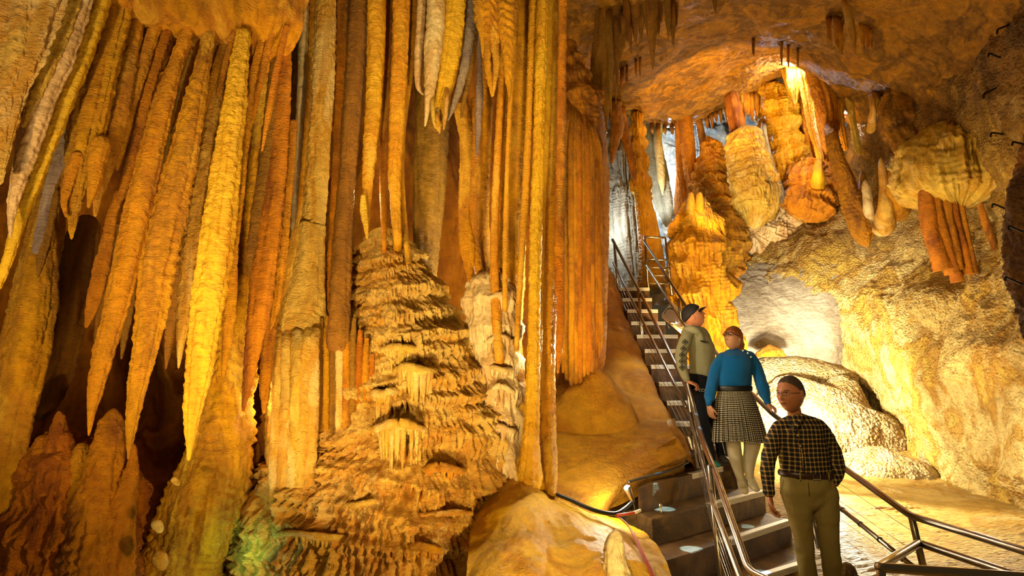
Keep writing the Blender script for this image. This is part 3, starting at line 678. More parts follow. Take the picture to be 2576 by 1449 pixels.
# dark orange fluted pillar
fp = tube('column', [(1432, 100, 8), (1436, 145, 20), (1444, 200, 34), (1454, 250, 46), (1462, 300, 56), (1468, 400, 62), (1469, 520, 62), (1470, 660, 60), (1470, 800, 58), (1468, 900, 54), (1464, 960, 44)], M['deep'], d=6.9, flat=.8, flutes=0, noise=.05, head=True,
     shelves=[(.05, .05, .12, .10, 60, .04), (.28, .07, .15, .12, 60, .04), (.5, .07, .14, .14, 60, .05), (.78, .09, .16, .2, 60, .06)], tip=False, label='massive dark orange fluted pillar with a terraced shoulder, right of the centre group', cat='column')
for i, (x, r, yb) in enumerate([(1416, 6, 940), (1426, 7, 956), (1437, 8, 972), (1448, 6, 968), (1458, 8, 966), (1469, 6, 950), (1479, 8, 945), (1489, 6, 940), (1498, 7, 930), (1507, 5, 900), (1512, 4, 880)]):
    tube('flute', [(1428 + (x - 1416) * .55, 226 + 8 * (i % 3) + i * 5, r * .6, 6.95), (1422 + (x - 1416) * .8, 285 + i * 5, r * .9, 6.62), (x - 1, 400, r), (x, 600, r), (x + 1, 780, r), (x + 1, yb - 40, r * 1.05), (x, yb, r * .6)], M['deep'], d=6.5 if 1 < i < 8 else 6.62, noise=.16, ripple=.04, parent=fp, fine=.01)

# ------------------------------------------------------------------ main terraced mound
mm = tube('flowstone_mound', [(958, 572, 60), (966, 620, 82), (975, 680, 96), (985, 740, 112), (990, 800, 140), (996, 870, 172), (1010, 950, 190), (1020, 1030, 210), (1025, 1110, 236), (1015, 1180, 280), (1000, 1260, 322), (990, 1350, 350), (980, 1450, 366), (975, 1620, 400)], M['mound'], d=5.15, flat=.8,
          noise=.10, nf=2.6, head=True, tip=False, fine=.022, res=1.25, seed=41,
          shelves=[(h_, A_, .15, L_, n_, w_) for h_, A_, L_, n_, w_ in [(.08, .05, .06, 60, .03), (.2, .07, .07, 70, .04), (.33, .08, .08, 76, .04), (.47, .09, .08, 80, .05), (.62, .10, .10, 84, .05), (.80, .12, .20, 84, .05), (1.02, .13, .22, 90, .05), (1.22, .11, .12, 100, .06), (1.38, .12, .12, 110, .07),
                   (1.54, .12, .11, 120, .07), (1.70, .12, .11, 120, .08), (1.87, .12, .12, 130, .08), (2.05, .13, .14, 130, .08), (2.24, .13, .14, 140, .08), (2.44, .13, .16, 140, .08), (2.66, .12, .16, 140, .08)]],
          label='huge terraced flowstone mound with dripping shelves in the middle of the photo', cat='flowstone mound')
# overhanging fringes on the mound: a lip and single drips
def fringe(x0, x1, y0, d0, L_, n, mat, parent, bow=.25, seed=1, lip=9, rd=4.2, slope=0.):
    d0 = d0 + (.07 if mat is not M['mound'] else .14); n = int(n * 1.25); rd = rd * 1.25; lip = lip * .85
    rng = random.Random(seed)
    pts = []
    for q in range(7):
        t = q / 6
        dd = d0 + bow * (2 * t - 1) ** 2
        pts.append((x0 + (x1 - x0) * t, y0 + slope * t + 5 * math.sin(t * 7 + seed) + 10 * (2 * t - 1) ** 2, lip * (.55 + .45 * math.sin(math.pi * (t * .8 + .1))), dd))
    f = tube('drip_fringe', pts, mat, flat=1.0, head=True, tip=True, noise=.25, nf=6, parent=parent, fine=.008)
    for i in range(n):
        t = (i + .5 + rng.uniform(-.3, .3)) / n
        dd = d0 + bow * (2 * t - 1) ** 2
        x = x0 + (x1 - x0) * t; y = y0 + slope * t + 5 * math.sin(t * 7 + seed) + 10 * (2 * t - 1) ** 2
        l = L_ * rng.choice([.25, .4, .6, .8, .95, 1.05]) * (.65 + .35 * math.sin(math.pi * t)); r = rd * rng.uniform(.7, 1.3)
        tube('drip', [(x + rng.uniform(-2, 2), y - 4, r * 1.5, dd + .01), (x, y + l * .25, r * 1.2, dd + .01), (x - 1, y + l * .6, r * .9, dd + .03), (x - 1 + rng.uniform(-1.5, 1.5), y + l, 1.1, dd + .04)], mat, noise=.2, nf=9, ripple=.03, parent=f, fine=.003)
    return f
fringe(930, 1072, 1068, 4.24, 118, 17, M['pale'], mm, .22, 1, 15)
fringe(925, 1100, 880, 4.50, 112, 20, M['pale'], mm, .28, 2, 12, slope=-6)
fringe(992, 1098, 925, 4.38, 120, 12, M['pale'], mm, .20, 3, 14)
fringe(905, 1052, 762, 4.78, 44, 18, M['pale'], mm, .2, 4, 16, 3.6)
fringe(928, 1010, 985, 4.40, 84, 11, M['pale'], mm, .2, 5, 12)
fringe(895, 1040, 668, 4.95, 30, 16, M['pale'], mm, .2, 6, 10, 3.2)
fringe(1060, 1190, 1098, 4.5, 46, 15, M['curtain'], mm, .3, 7, 13, 3.6, slope=-20)
fringe(1040, 1170, 1185, 4.28, 40, 14, M['curtain'], mm, .25, 8, 12, 3.6, slope=-14)
fringe(1010, 1120, 1375, 4.0, 52, 12, M['curtain'], mm, .2, 9, 11, 3.8)
fringe(690, 900, 1340, 4.0, 36, 24, M['mound'], mm, .25, 10, 10, 3.6, slope=10)
fringe(960, 1190, 1300, 4.1, 30, 24, M['mound'], mm, .25, 11, 10, 3.4, slope=-14)
fringe(840, 990, 1265, 4.1, 26, 16, M['mound'], mm, .2, 12, 9, 3.2)
# fluted draperies on the left shoulder of the mound
fd = tube('fluted_drapery', [(752, 790, 40), (748, 830, 54), (742, 880, 60), (738, 960, 60), (735, 1060, 58), (730, 1160, 54), (722, 1240, 48), (716, 1285, 40)], M['pale'], d=4.75, flat=.7, flutes=14, fl_amp=.2, noise=.05, head=True, tip=True, shelves=[(.05, .05, .1, .12, 30, .02)],
          label='pale yellow fluted drapery on the left shoulder of the terraced mound', cat='drapery')
for (x0, x1, r, yb) in [(700, 690, 13, 1282), (722, 712, 14, 1272), (748, 738, 16, 1262), (772, 756, 16, 1255), (790, 778, 13, 1235)]:
    tube('flute', [(x0 + 12, 806, r * .7, 4.72), (x0 + 4, 836, r, 4.52), (x0, 880, r, 4.42), (x0 - 1, 980, r * 1.05), ((x0 + x1) / 2, 1100, r * 1.1), (x1, 1200, r * 1.15), (x1 - 1, yb, r * .7)], M['pale'], d=4.42, flat=.9, noise=.12, ripple=.02, parent=fd)
bd_ = tube('fluted_drapery', [(850, 775, 34), (852, 800, 60), (860, 840, 66), (862, 940, 64), (862, 1050, 60), (862, 1170, 54)], M['brown'], d=4.95, flat=.6, flutes=18, fl_amp=.2, noise=.05, head=True, tip=True,
           label='brown curtain of narrow flutes between the pale fluted drapery and the terraces', cat='drapery')
for (x, r, yt, yb, m_) in [(806, 8, 800, 1190, 'brown'), (822, 8, 795, 1180, 'curtain'), (838, 9, 790, 1172, 'brown'), (855, 10, 785, 1182, 'pale'), (872, 9, 785, 1172, 'curtain'), (888, 9, 800, 1175, 'brown'), (904, 9, 830, 1168, 'deep'), (920, 9, 850, 1165, 'curtain'), (934, 8, 890, 1150, 'deep')]:
    tube('flute', [(x + 3, yt, r * .6), (x, yt + 60, r), (x - 1, (yt + yb) / 2, r * 1.05), (x - 2, yb - 60, r), (x - 3, yb, r * .4)], M[m_], d=4.6, noise=.14, ripple=.04, parent=bd_)
# pale secondary column at right of the mound
tube('flowstone_mound', [(1228, 680, 26), (1232, 720, 50), (1238, 780, 56), (1240, 850, 54), (1250, 920, 44), (1258, 990, 44), (1262, 1060, 48), (1268, 1130, 52), (1290, 1200, 60), (1310, 1280, 66), (1330, 1380, 76), (1330, 1560, 90)], M['cream'], d=4.95, flat=.85, head=True, tip=False, noise=.09,
     shelves=[(.06, .06, .1, .1, 36, .02), (.24, .07, .12, .2, 36, .03), (.5, .07, .14, .22, 36, .03), (.78, .07, .14, .2, 34, .04), (1.0, .07, .12, .2, 34, .04), (1.25, .08, .14, .26, 34, .04), (1.55, .08, .2, .3, 40, .05)],
     label='cream coloured stack of dripping shelves right of the terraced mound', cat='flowstone mound')
cm_ = bpy.data.objects['flowstone_mound.001']
for (xa, xb, y, L_, n_, sd_) in [(1208, 1288, 742, 70, 10, 31), (1215, 1294, 850, 60, 10, 32), (1225, 1298, 975, 52, 9, 33), (1228, 1300, 1075, 80, 9, 34), (1222, 1292, 925, 26, 9, 35)]:
    fringe(xa, xb, y, 4.66, L_, n_, M['cream'], cm_, .12, sd_, 9, 3.8)
# smooth wet mound at the bottom, right of centre
patch('rock_mound', [
    [(1180, 1215, 5.4), (1290, 1170, 5.3), (1380, 1230, 5.5), (1470, 1280, 5.4), (1560, 1315, 5.2), (1610, 1330, 5.1)],
    [(1180, 1290, 4.6), (1290, 1230, 4.6), (1390, 1262, 4.8), (1480, 1305, 4.7), (1580, 1340, 4.6), (1650, 1360, 4.6)],
    [(1180, 1380, 4.1), (1300, 1330, 4.1), (1400, 1345, 4.25), (1490, 1370, 4.2), (1600, 1400, 4.2), (1690, 1420, 4.3)],
    [(1150, 1560, 3.6), (1300, 1500, 3.7), (1400, 1500, 3.8), (1500, 1510, 3.8), (1620, 1540, 3.8), (1740, 1560, 3.9)],
], 240, 280, M['yellow'], [(1.6, .09, 4, False, N1), (6, .02, 3, False, N1)], label='smooth wet yellow flowstone apron at the bottom beside the concrete steps', cat='flowstone apron', seed=11, thick=.3)
tube('stalagmite', [(1550, 1328, 8), (1549, 1350, 18), (1545, 1390, 27), (1550, 1440, 34), (1560, 1520, 48)], M['cream'], d=3.95, head=True, tip=False, noise=.2, nf=5, label='stubby grey cream stalagmite at the bottom beside the red cables', cat='stalagmite')

# ------------------------------------------------------------------ ground between pillar and stairs
patch('flowstone_apron', [
    [(1360, 1040, 7.3), (1450, 1040, 7.3), (1550, 1045, 7.1), (1640, 1050, 6.9), (1700, 1055, 6.8)],
    [(1350, 1100, 6.4), (1440, 1090, 6.4), (1540, 1085, 6.45), (1620, 1070, 6.5), (1678, 1062, 6.5)],
    [(1350, 1170, 5.7), (1440, 1160, 5.7), (1540, 1150, 5.8), (1630, 1130, 5.95), (1712, 1115, 6.05)],
    [(1340, 1230, 5.2), (1430, 1230, 5.2), (1525, 1212, 5.35), (1600, 1182, 5.65), (1730, 1144, 5.95)],
    [(1350, 1262, 5.0), (1430, 1275, 4.95), (1505, 1278, 4.98), (1566, 1226, 5.4), (1726, 1160, 6.05)],
    [(1350, 1340, 5.0), (1430, 1350, 5.0), (1505, 1340, 5.15), (1560, 1300, 5.9), (1726, 1240, 6.7)],
], 260, 260, M['slope'], [(1.4, .06, 3, False, N1), (10, .010, 4, True, N1)], label='flat topped orange flowstone apron left of the concrete steps', cat='flowstone apron', seed=12, thick=.2)
tube('flowstone_cone', [(1478, 893, 8), (1480, 920, 22), (1486, 955, 46), (1490, 990, 74), (1492, 1025, 100), (1490, 1060, 122), (1485, 1100, 140)], M['slope'], d=6.72, flat=.6, noise=.08, ripple=.0, head=True, tip=False, fine=.01,
     label='smooth orange flowstone cone at the foot of the fluted pillar', cat='flowstone cone')
patch('wall_stair', [
    [(1380, 470, 10.6), (1450, 560, 10.4), (1500, 600, 10.3), (1522, 640, 10.2), (1530, 690, 10.4)],
    [(1380, 640, 9.6), (1450, 650, 9.5), (1505, 665, 9.6), (1548, 712, 9.7), (1556, 760, 9.9)],
    [(1380, 760, 8.9), (1460, 770, 8.8), (1525, 775, 8.9), (1578, 800, 9.0), (1590, 850, 9.2)],
    [(1380, 860, 8.2), (1470, 865, 8.0), (1545, 868, 8.1), (1612, 885, 8.2), (1626, 940, 8.3)],
    [(1380, 960, 7.6), (1480, 960, 7.3), (1570, 960, 7.3), (1645, 972, 7.4), (1662, 1030, 7.5)],
    [(1380, 1050, 7.2), (1490, 1050, 6.9), (1590, 1050, 6.8), (1690, 1065, 6.75), (1705, 1120, 6.9)],
    [(1380, 1180, 6.6), (1490, 1170, 6.4), (1610, 1160, 6.3), (1735, 1165, 6.2), (1745, 1230, 6.4)],
], 240, 160, M['slope'], [(1.1, .12, 4, False, N1), (7, .02, 3, False, N1)], kind='structure', seed=13)
# ------------------------------------------------------------------ dark drapery in front of the arch, top centre
G3 = 'dark stalactites at the left of the arch'
dk = lambda lb, pts, d=7.2, m='brown', nm='stalactite', cat='stalactite', grp=G3, **k: tube(nm, pts, M[m], d=d, label=lb, cat=cat, group=grp, flat=k.pop('flat', .6), flutes=k.pop('flutes', 5), fl_amp=k.pop('fl_amp', .25), root=k.pop('root', .6), **k)
dk('large dark drapery hanging between the fluted pillar and the arch', [(1560, -40, 50), (1540, 60, 40), (1522, 150, 32), (1512, 230, 26), (1512, 310, 16), (1516, 362, 7), (1518, 378, 2)], nm='flowstone_drapery', cat='drapery', flat=.35, flutes=9, d=7.2)
for i, (x, y0, y1, r) in enumerate([(1535, 60, 290, 8), (1552, 60, 240, 7), (1548, 170, 262, 5), (1578, 20, 110, 8), (1597, 0, 112, 12), (1612, 0, 105, 12), (1640, -30, 177, 14), (1628, 0, 95, 10), (1655, 0, 92, 9), (1680, 0, 100, 8), (1692, 30, 122, 8), (1700, 0, 70, 7), (1570, 60, 125, 6), (1798, -20, 38, 6), (1662, 0, 60, 8), (1586, 80, 140, 5)]):
    dk('dark pointed stalactite in the cluster at the left of the arch', [(x - 3, y0 - 20, r), (x, y0 + (y1 - y0) * .35, r * .95), (x + 1, y0 + (y1 - y0) * .7, r * .5), (x + 2, y1, 1.5)], d=7.0 + (i % 3) * .12)
for i, (x, y0, L_) in enumerate([(1600, 165, 30), (1610, 160, 36), (1577, 185, 26), (1563, 195, 30), (1550, 205, 26), (1568, 190, 14), (1895, 118, 26), (1966, 120, 50), (1983, 128, 46), (2007, 132, 38), (1720, 100, 14), (1741, 92, 16)]):
    dk('tiny dark straw hanging from the rim of the lit vault', [(x, y0 - 6, 3.5), (x, y0 + L_ * .5, 3), (x + 1, y0 + L_, 1)], d=8.6, root=.5, grp='straws on the rim of the lit vault', flutes=0, m='deep')
dk('leaf shaped pale flake hanging from the dim vault, upper right', [(2124, 0, 6), (2134, 40, 11), (2144, 80, 10), (2150, 142, 2)], 7.0, 'pale', grp=None, flat=.4)
for i, (x, y0, L_, r) in enumerate([(2105, 60, 70, 9), (2085, 62, 50, 7), (2168, 70, 50, 8), (2180, 74, 54, 8), (2190, 84, 44, 5), (2115, 80, 62, 6)]):
    dk('brown blade in the row beside the pale flake on the dim vault', [(x, y0 - 10, r), (x + 1, y0 + L_ * .5, r * .8), (x + 3, y0 + L_, 1.5)], 7.5, 'curtain', grp='blades beside the pale flake', flat=.4)

# ------------------------------------------------------------------ columns of the far hall
def bc(lb, pts, d, m='curtain', nm='column', cat='column', **k):
    k.setdefault('tip', False); k.setdefault('noise', .12); k.setdefault('flutes', 0); k.setdefault('res', 2.2); k.setdefault('fine', .02)
    if pts[0][1] < 360 and not k.get('head'): k.setdefault('root', .6)
    return tube(nm, pts, M[m], d=d, label=lb, cat=cat, group=k.pop('group', None), **k)
bc('grey green fluted column far back between the pillar and the slender column', [(1575, 300, 32), (1574, 400, 30), (1576, 470, 30), (1578, 478, 36), (1580, 520, 48), (1584, 580, 52), (1590, 660, 56), (1595, 740, 60)], 13.0, 'grey', shelves=[(1.62, .2, .3, .3, 30, .1), (2.0, .22, .3, .35, 34, .15), (2.5, .25, .4, .9, 40, .2), (3.1, .2, .4, .6, 40, .1)], flutes=14, fl_amp=.2)
bc('slender orange column rising beside the stair head', [(1604, 300, 10), (1604, 350, 14), (1607, 400, 16), (1612, 450, 17), (1618, 500, 20), (1628, 560, 24), (1636, 630, 28), (1640, 720, 34)], 11.6, 'yellow', shelves=[(1.1, .05, .1, .2, 26, .05), (1.4, .06, .15, .2, 26, .06), (1.7, .08, .15, .22, 26, .06), (2.0, .08, .15, .25, 28, .06), (2.4, .1, .2, .3, 30, .06), (2.8, .1, .2, .3, 30, .06)])
bc('rust coloured blade leaning against the slender orange column', [(1560, 280, 14), (1572, 340, 12), (1584, 390, 9), (1594, 440, 6), (1600, 470, 2)], 11.3, 'deep', nm='drapery_blade', cat='drapery', tip=True, flat=.4)
bc('rust coloured fin left of the leaning blade in the hall', [(1548, 270, 14), (1552, 320, 16), (1545, 360, 12), (1538, 412, 3)], 10.6, 'curtain', nm='drapery_blade', cat='drapery', tip=True, flat=.4)
bc('blue white crusted curtain lit from behind in the far hall', [(1640, 350, 22), (1645, 400, 26), (1655, 450, 26), (1664, 500, 20), (1672, 540, 12), (1678, 572, 3)], 14.0, 'grey', nm='flowstone_drapery', cat='drapery', tip=True, flutes=9, fl_amp=.35, flat=.4)
bc('thin speckled drape over the blue white curtain', [(1655, 350, 9), (1660, 400, 10), (1664, 450, 9), (1668, 492, 2)], 13.6, 'cream', nm='drapery_blade', cat='drapery', tip=True)
bc('narrow blue white blade right of the crusted curtain', [(1668, 430, 8), (1678, 490, 12), (1684, 530, 9), (1686, 566, 2)], 13.8, 'grey', nm='drapery_blade', cat='drapery', tip=True)
bc('smooth straight orange column left of the terraced tower', [(1724, 300, 15), (1730, 370, 16), (1736, 430, 16), (1744, 480, 20), (1748, 520, 26)], 12.2, 'deep')
bc('thin orange column just left of the smooth straight one', [(1706, 300, 8), (1708, 370, 8), (1712, 430, 10), (1718, 470, 18), (1722, 540, 26)], 12.3, 'deep', shelves=[(1.2, .08, .2, .2, 24, .05), (1.5, .1, .2, .2, 24, .05)])
bc('thin hanging rib right of the smooth straight column', [(1756, 300, 8), (1766, 350, 9), (1766, 390, 7), (1766, 404, 2)], 12.6, 'brown', nm='stalactite', cat='stalactite', tip=True)
bc('tapering terraced tower of dark flowstone in the hall', [(1780, 340, 4), (1786, 365, 13), (1788, 400, 24), (1792, 450, 40), (1800, 500, 52), (1810, 560, 58), (1808, 620, 60), (1800, 700, 60)], 12.0, 'curtain', head=True, shelves=(18, .10, .15, 80))
bc('bulging orange flowstone pillar beside the people, its top two blunt knobs', [(1748, 492, 22), (1750, 540, 42), (1752, 600, 58), (1756, 660, 62), (1762, 720, 60), (1772, 780, 58), (1786, 840, 56), (1790, 920, 60), (1790, 1000, 66)], 10.4, 'curtain', head=True, noise=.16, shelves=[(.5, .12, .25, .3, 30, .15), (1.0, .2, .3, .4, 34, .2), (1.35, .2, .3, .5, 40, .2), (1.8, .22, .35, .45, 40, .2), (2.2, .2, .3, .5, 36, .2), (2.6, .2, .3, .4, 36, .2)])
for (x, lb) in [(1738, 'left blunt knob on top of the orange flowstone pillar'), (1760, 'right blunt knob on top of the orange flowstone pillar')]:
    tube('stalagmite', [(x, 482, 5), (x, 500, 9), (x - 1, 530, 12), (x, 570, 16)], M['curtain'], d=10.1, head=True, tip=False, label=lb, cat='stalagmite', group='knobs on the orange pillar')
bc('smooth orange stub joining the striped column to the vault', [(1842, 250, 17), (1852, 300, 19), (1860, 345, 19)], 11.5, 'deep', flutes=8, fl_amp=.15)
for i, (x, y1) in enumerate([(1872, 300), (1880, 290), (1890, 306), (1902, 296), (1864, 280)]):
    bc('small stalactite hanging over the striped column', [(x, 244, 6), (x + 1, (244 + y1) / 2, 6), (x + 2, y1, 2)], 11.6, 'curtain', nm='stalactite', cat='stalactite', tip=True, group='small stalactites over the striped column')
bc('striped terraced column with cream fringes, left of the glowing one', [(1868, 318, 18), (1872, 336, 34), (1876, 370, 41), (1884, 415, 46), (1894, 465, 49), (1906, 515, 45), (1900, 552, 28), (1892, 576, 9)], 11.3, 'pale', head=True, tip=True, flutes=12, fl_amp=.12, shelves=[(.22, .05, .14, .12, 70, .05), (.38, .06, .14, .12, 70, .06), (.54, .06, .14, .13, 70, .06), (.7, .06, .15, .14, 80, .07), (.86, .07, .15, .14, 80, .08), (1.02, .07, .15, .18, 80, .08), (1.2, .08, .16, .26, 80, .1), (1.42, .08, .16, .3, 80, .1), (1.68, .09, .16, .4, 80, .1)])
bc('glowing orange terraced column right of the striped one', [(1960, 212, 14), (1952, 240, 36), (1954, 280, 42), (1962, 330, 38), (1974, 380, 34), (1984, 425, 32), (1990, 470, 34), (1996, 520, 40)], 11.7, 'yellow', head=True, flutes=10, fl_amp=.1, shelves=[(.2, .12, .2, .25, 40, .05), (.55, .1, .2, .25, 40, .05), (.9, .1, .2, .25, 40, .05), (1.3, .12, .2, .2, 40, .05), (1.6, .2, .2, .3, 40, .05), (1.9, .2, .2, .3, 40, .05)])
bc('white crusted vein between the striped and the glowing column', [(1922, 330, 6), (1928, 370, 7), (1936, 410, 9), (1950, 450, 10), (1962, 490, 10), (1968, 512, 3)], 11.2, 'grey', nm='flowstone_vein', cat='flowstone vein', tip=True, ripple=.1)
bc('stack of scalloped shelves beneath the striped and glowing columns', [(1985, 430, 28), (1980, 470, 58), (1966, 520, 82), (1940, 570, 92), (1922, 620, 84), (1905, 660, 60), (1895, 690, 30)], 12.3, 'cream', nm='flowstone_mound', cat='flowstone mound', head=True, tip=True, flat=.7, shelves=[(.35, .2, .3, .22, 60, .15), (.65, .22, .3, .25, 60, .2), (.95, .22, .3, .22, 60, .2), (1.2, .22, .3, .2, 60, .2), (1.45, .2, .3, .2, 60, .2), (1.7, .2, .3, .2, 60, .2), (1.95, .2, .3, .2, 50, .2)])
# bright drapery at the right end of the lit vault
G4 = 'bright drapery at the right end of the vault'
for (pts, lb, dd, m_) in [
        ([(1990, 175, 14), (1996, 215, 16), (2000, 245, 8), (2002, 268, 2)], 'short glowing drip under the lamp at the vault end', 10.8, 'yellow'),
        ([(2018, 180, 13), (2026, 220, 14), (2034, 270, 12), (2042, 320, 11), (2056, 370, 9), (2066, 408, 10)], 'long glowing stalactite that almost meets the ledge below', 10.7, 'yellow'),
        ([(2040, 160, 12), (2050, 210, 13), (2060, 250, 8), (2066, 296, 2)], 'glowing stalactite beside the long one under the vault', 10.4, 'pale'),
        ([(2034, 132, 16), (2060, 200, 26), (2078, 260, 26), (2088, 320, 17), (2096, 360, 14)], 'broad orange fan sweeping down from the vault end', 10.0, 'curtain'),
        ([(2100, 190, 22), (2108, 240, 22), (2110, 280, 12), (2118, 330, 9), (2128, 380, 8)], 'orange drapery with a bright white tear behind it', 10.1, 'curtain'),
        ([(2132, 215, 9), (2140, 270, 9), (2148, 320, 8), (2158, 370, 10), (2164, 392, 5)], 'thin tan blade at the right of the bright drapery', 9.8, 'pale'),
        ([(1970, 150, 9), (1976, 185, 9), (1984, 225, 5), (1985, 246, 2)], 'leftmost short drip of the bright drapery', 11.0, 'yellow')]:
    bc(lb, pts, dd, m_, nm='flowstone_drapery', cat='drapery', tip=True, flutes=7, fl_amp=.3, flat=.5, group=G4)
bc('orange back drapery glowing deep under the vault end', [(2020, 250, 24), (2044, 330, 36), (2060, 400, 46), (2070, 460, 50)], 11.8, 'curtain', nm='flowstone_drapery', cat='drapery', flutes=12, fl_amp=.3, shelves=(4, .12, .2, 40))
bc('slanting broken orange column between the vault end and the right wall', [(2092, 345, 14), (2106, 400, 17), (2124, 450, 20), (2138, 500, 22), (2152, 545, 23), (2170, 590, 20), (2182, 622, 6)], 9.4, 'deep', tip=True, noise=.18, ripple=.05)
# stalagmites on the right ledge
for (pts, lb, m_, dd) in [
        ([(2216, 396, 4), (2218, 420, 8), (2222, 450, 10), (2226, 480, 13), (2226, 520, 16)], 'tall pale stalagmite standing on the right ledge', 'pale', 8.9),
        ([(2176, 450, 4), (2178, 470, 9), (2182, 500, 11), (2184, 520, 12)], 'white blunt stalagmite left of the tall pale one', 'cream', 9.1),
        ([(2168, 428, 4), (2170, 450, 8), (2172, 480, 11), (2176, 540, 14)], 'brown stalagmite behind the white blunt one', 'curtain', 9.4),
        ([(2246, 390, 6), (2250, 410, 10), (2252, 440, 14), (2252, 480, 20)], 'stubby brown stalagmite right of the tall pale one', 'curtain', 8.8),
        ([(2060, 398, 6), (2058, 415, 10), (2058, 440, 14)], 'small stalagmite under the long glowing stalactite', 'yellow', 10.6),
        ([(2196, 246, 3), (2196, 258, 5), (2196, 275, 7)], 'tiny pale stalagmite on the dim shelf under the vault', 'pale', 8.4)]:
    q = pts[-1]; pts = pts + [(q[0] - 2, q[1] + 22, q[2] * 1.3, dd + .25), (q[0] - 4, q[1] + 50, q[2] * 1.6, dd + .7)]
    tube('stalagmite', pts, M[m_], d=dd + .1, head=True, tip=False, noise=.15, label=lb, cat='stalagmite', group='stalagmites on the right ledge')
for (pts, lb) in [([(2200, 255, 12), (2206, 275, 13), (2210, 295, 3)], 'pale tooth hanging from the lip of the dark recess'), ([(2216, 310, 7), (2222, 330, 7), (2226, 345, 2)], 'thin tooth hanging from the lip of the dark recess')]:
    bc(lb, pts, 8.6, 'pale', nm='stalactite', cat='stalactite', tip=True)

# ------------------------------------------------------------------ right wall features
tube('flowstone_canopy', [(2410, 300, 30), (2400, 350, 80), (2398, 400, 112), (2400, 450, 128), (2406, 495, 122), (2412, 530, 80)], M['pale'], d=7.55, flat=.8, head=True, tip=True, noise=.16, flutes=34, fl_amp=.14,
     shelves=[(.5, .1, .3, .3, 70, .1), (.85, .12, .3, .35, 70, .1), (1.05, .16, .3, .3, 60, .08)], label='ribbed canopy bulging from the right wall above the orange ribs', cat='canopy')
G5 = 'orange ribs under the right wall canopy'
for (pts, lb) in [
        ([(2330, 500, 16), (2336, 560, 18), (2352, 620, 18), (2372, 680, 20)], 'leftmost orange rib under the wall canopy'),
        ([(2352, 500, 15), (2362, 560, 15), (2378, 620, 16), (2398, 690, 16)], 'second orange rib from the left under the wall canopy'),
        ([(2376, 500, 14), (2384, 550, 12), (2394, 600, 14), (2408, 680, 14)], 'middle orange rib under the wall canopy'),
        ([(2392, 500, 11), (2406, 560, 9), (2424, 620, 9), (2436, 690, 14)], 'slender leaning rib right of the middle one under the canopy'),
        ([(2410, 495, 9), (2424, 550, 8), (2436, 610, 8), (2446, 690, 14)], 'slender rib furthest right under the canopy'),
        ([(2462, 500, 6), (2480, 560, 8), (2496, 600, 8), (2504, 640, 4)], 'short slanting rib near the rock buttress'),
        ([(2390, 640, 7), (2398, 670, 11), (2408, 710, 14)], 'stubby rib standing at the foot of the orange ribs')]:
    if pts[0][1] < 520: pts = [(pts[0][0] - 6, pts[0][1] - 45, pts[0][2])] + pts
    tube('column', pts, M['deep'], d=7.42, tip=False, noise=.2, ripple=.04, flutes=4, label=lb, cat='column', group=G5)
tube('rock_mound', [(2400, 690, 50), (2400, 730, 100), (2405, 780, 130), (2410, 860, 150)], M['popcorn'], d=8.2, flat=.7, head=True, tip=True, noise=.14, label='pale rounded swelling under the orange ribs on the right wall', cat='rock mound')
tube('rock_buttress', [(2860, 40, 110), (2780, 200, 100), (2715, 330, 96), (2700, 390, 104), (2685, 460, 110), (2660, 560, 118), (2680, 680, 118), (2712, 820, 112), (2740, 960, 100), (2780, 1060, 96), (2800, 1250, 100), (2810, 1600, 110)], M['dark'], d=5.0, flat=.7, noise=.22, nf=1.8, tip=True, fine=.03,
     label='dark rough rock buttress along the right edge carrying the iron hooks', cat='rock buttress')
tube('rock_rib', [(2330, 90, 20), (2300, 160, 34), (2280, 230, 46), (2268, 300, 46), (2310, 370, 42), (2360, 430, 40)], M['ceiling'], d=8.3, flat=.6, noise=.25, head=True, tip=True, shelves=(4, .08, .12, 40), label='steep brown rock rib climbing the upper right wall', cat='rock rib')
# flowstone terraces behind the people
tube('flowstone_terrace', [(2010, 892, 60), (2010, 903, 130), (2010, 925, 152), (2012, 965, 158), (2015, 1010, 165), (2015, 1080, 175)], M['terrace'], d=11.0, flat=.55, fine=.05, noise=.04, nf=2, head=True, tip=False, shelves=[(.35, .1, .2, .3, 90, .06)], ripple=0, label='upper bright flowstone terrace behind the woman in blue', cat='flowstone terrace')
tube('flowstone_terrace', [(2080, 958, 60), (2090, 975, 140), (2080, 1010, 180), (2075, 1070, 205), (2075, 1140, 225), (2080, 1220, 245), (2080, 1290, 255)], M['terrace'], d=10.2, flat=.62, fine=.05, noise=.05, nf=2, head=True, tip=False, ripple=0, label='glaring white flowstone mound behind the man in the checked shirt', cat='flowstone terrace')
tube('flowstone_terrace', [(2235, 1128, 50), (2232, 1142, 95), (2230, 1175, 128), (2222, 1215, 152), (2210, 1270, 175)], M['terrace'], d=8.9, flat=.7, fine=.04, noise=.06, nf=2, head=True, tip=False, ripple=0, label='lower rounded flowstone mound right of the man in the checked shirt', cat='flowstone terrace')
tube('boulder', [(1935, 866, 5), (1936, 874, 20), (1937, 885, 32), (1938, 898, 38)], M['slope'], d=10.3, flat=.7, noise=.25, nf=5, head=True, tip=False, label='small orange boulder on the terrace behind the woman in blue', cat='boulder')
tube('boulder', [(2118, 1298, 6), (2240, 1300, 26), (2320, 1308, 26), (2352, 1312, 8)], M['floor'], d=6.9, flat=.7, noise=.2, nf=4, head=True, label='low flat rock on the floor behind the handrail post', cat='boulder')
tube('boulder', [(2110, 1425, 8), (2122, 1432, 22), (2126, 1450, 30), (2126, 1480, 34)], M['dark'], d=4.9, flat=.8, noise=.25, nf=6, head=True, tip=False, label='dark lump standing in for the hollow beside the trouser leg of the man in the checked shirt', cat='boulder')  # convex dark lump drawn in place of a dark hollow

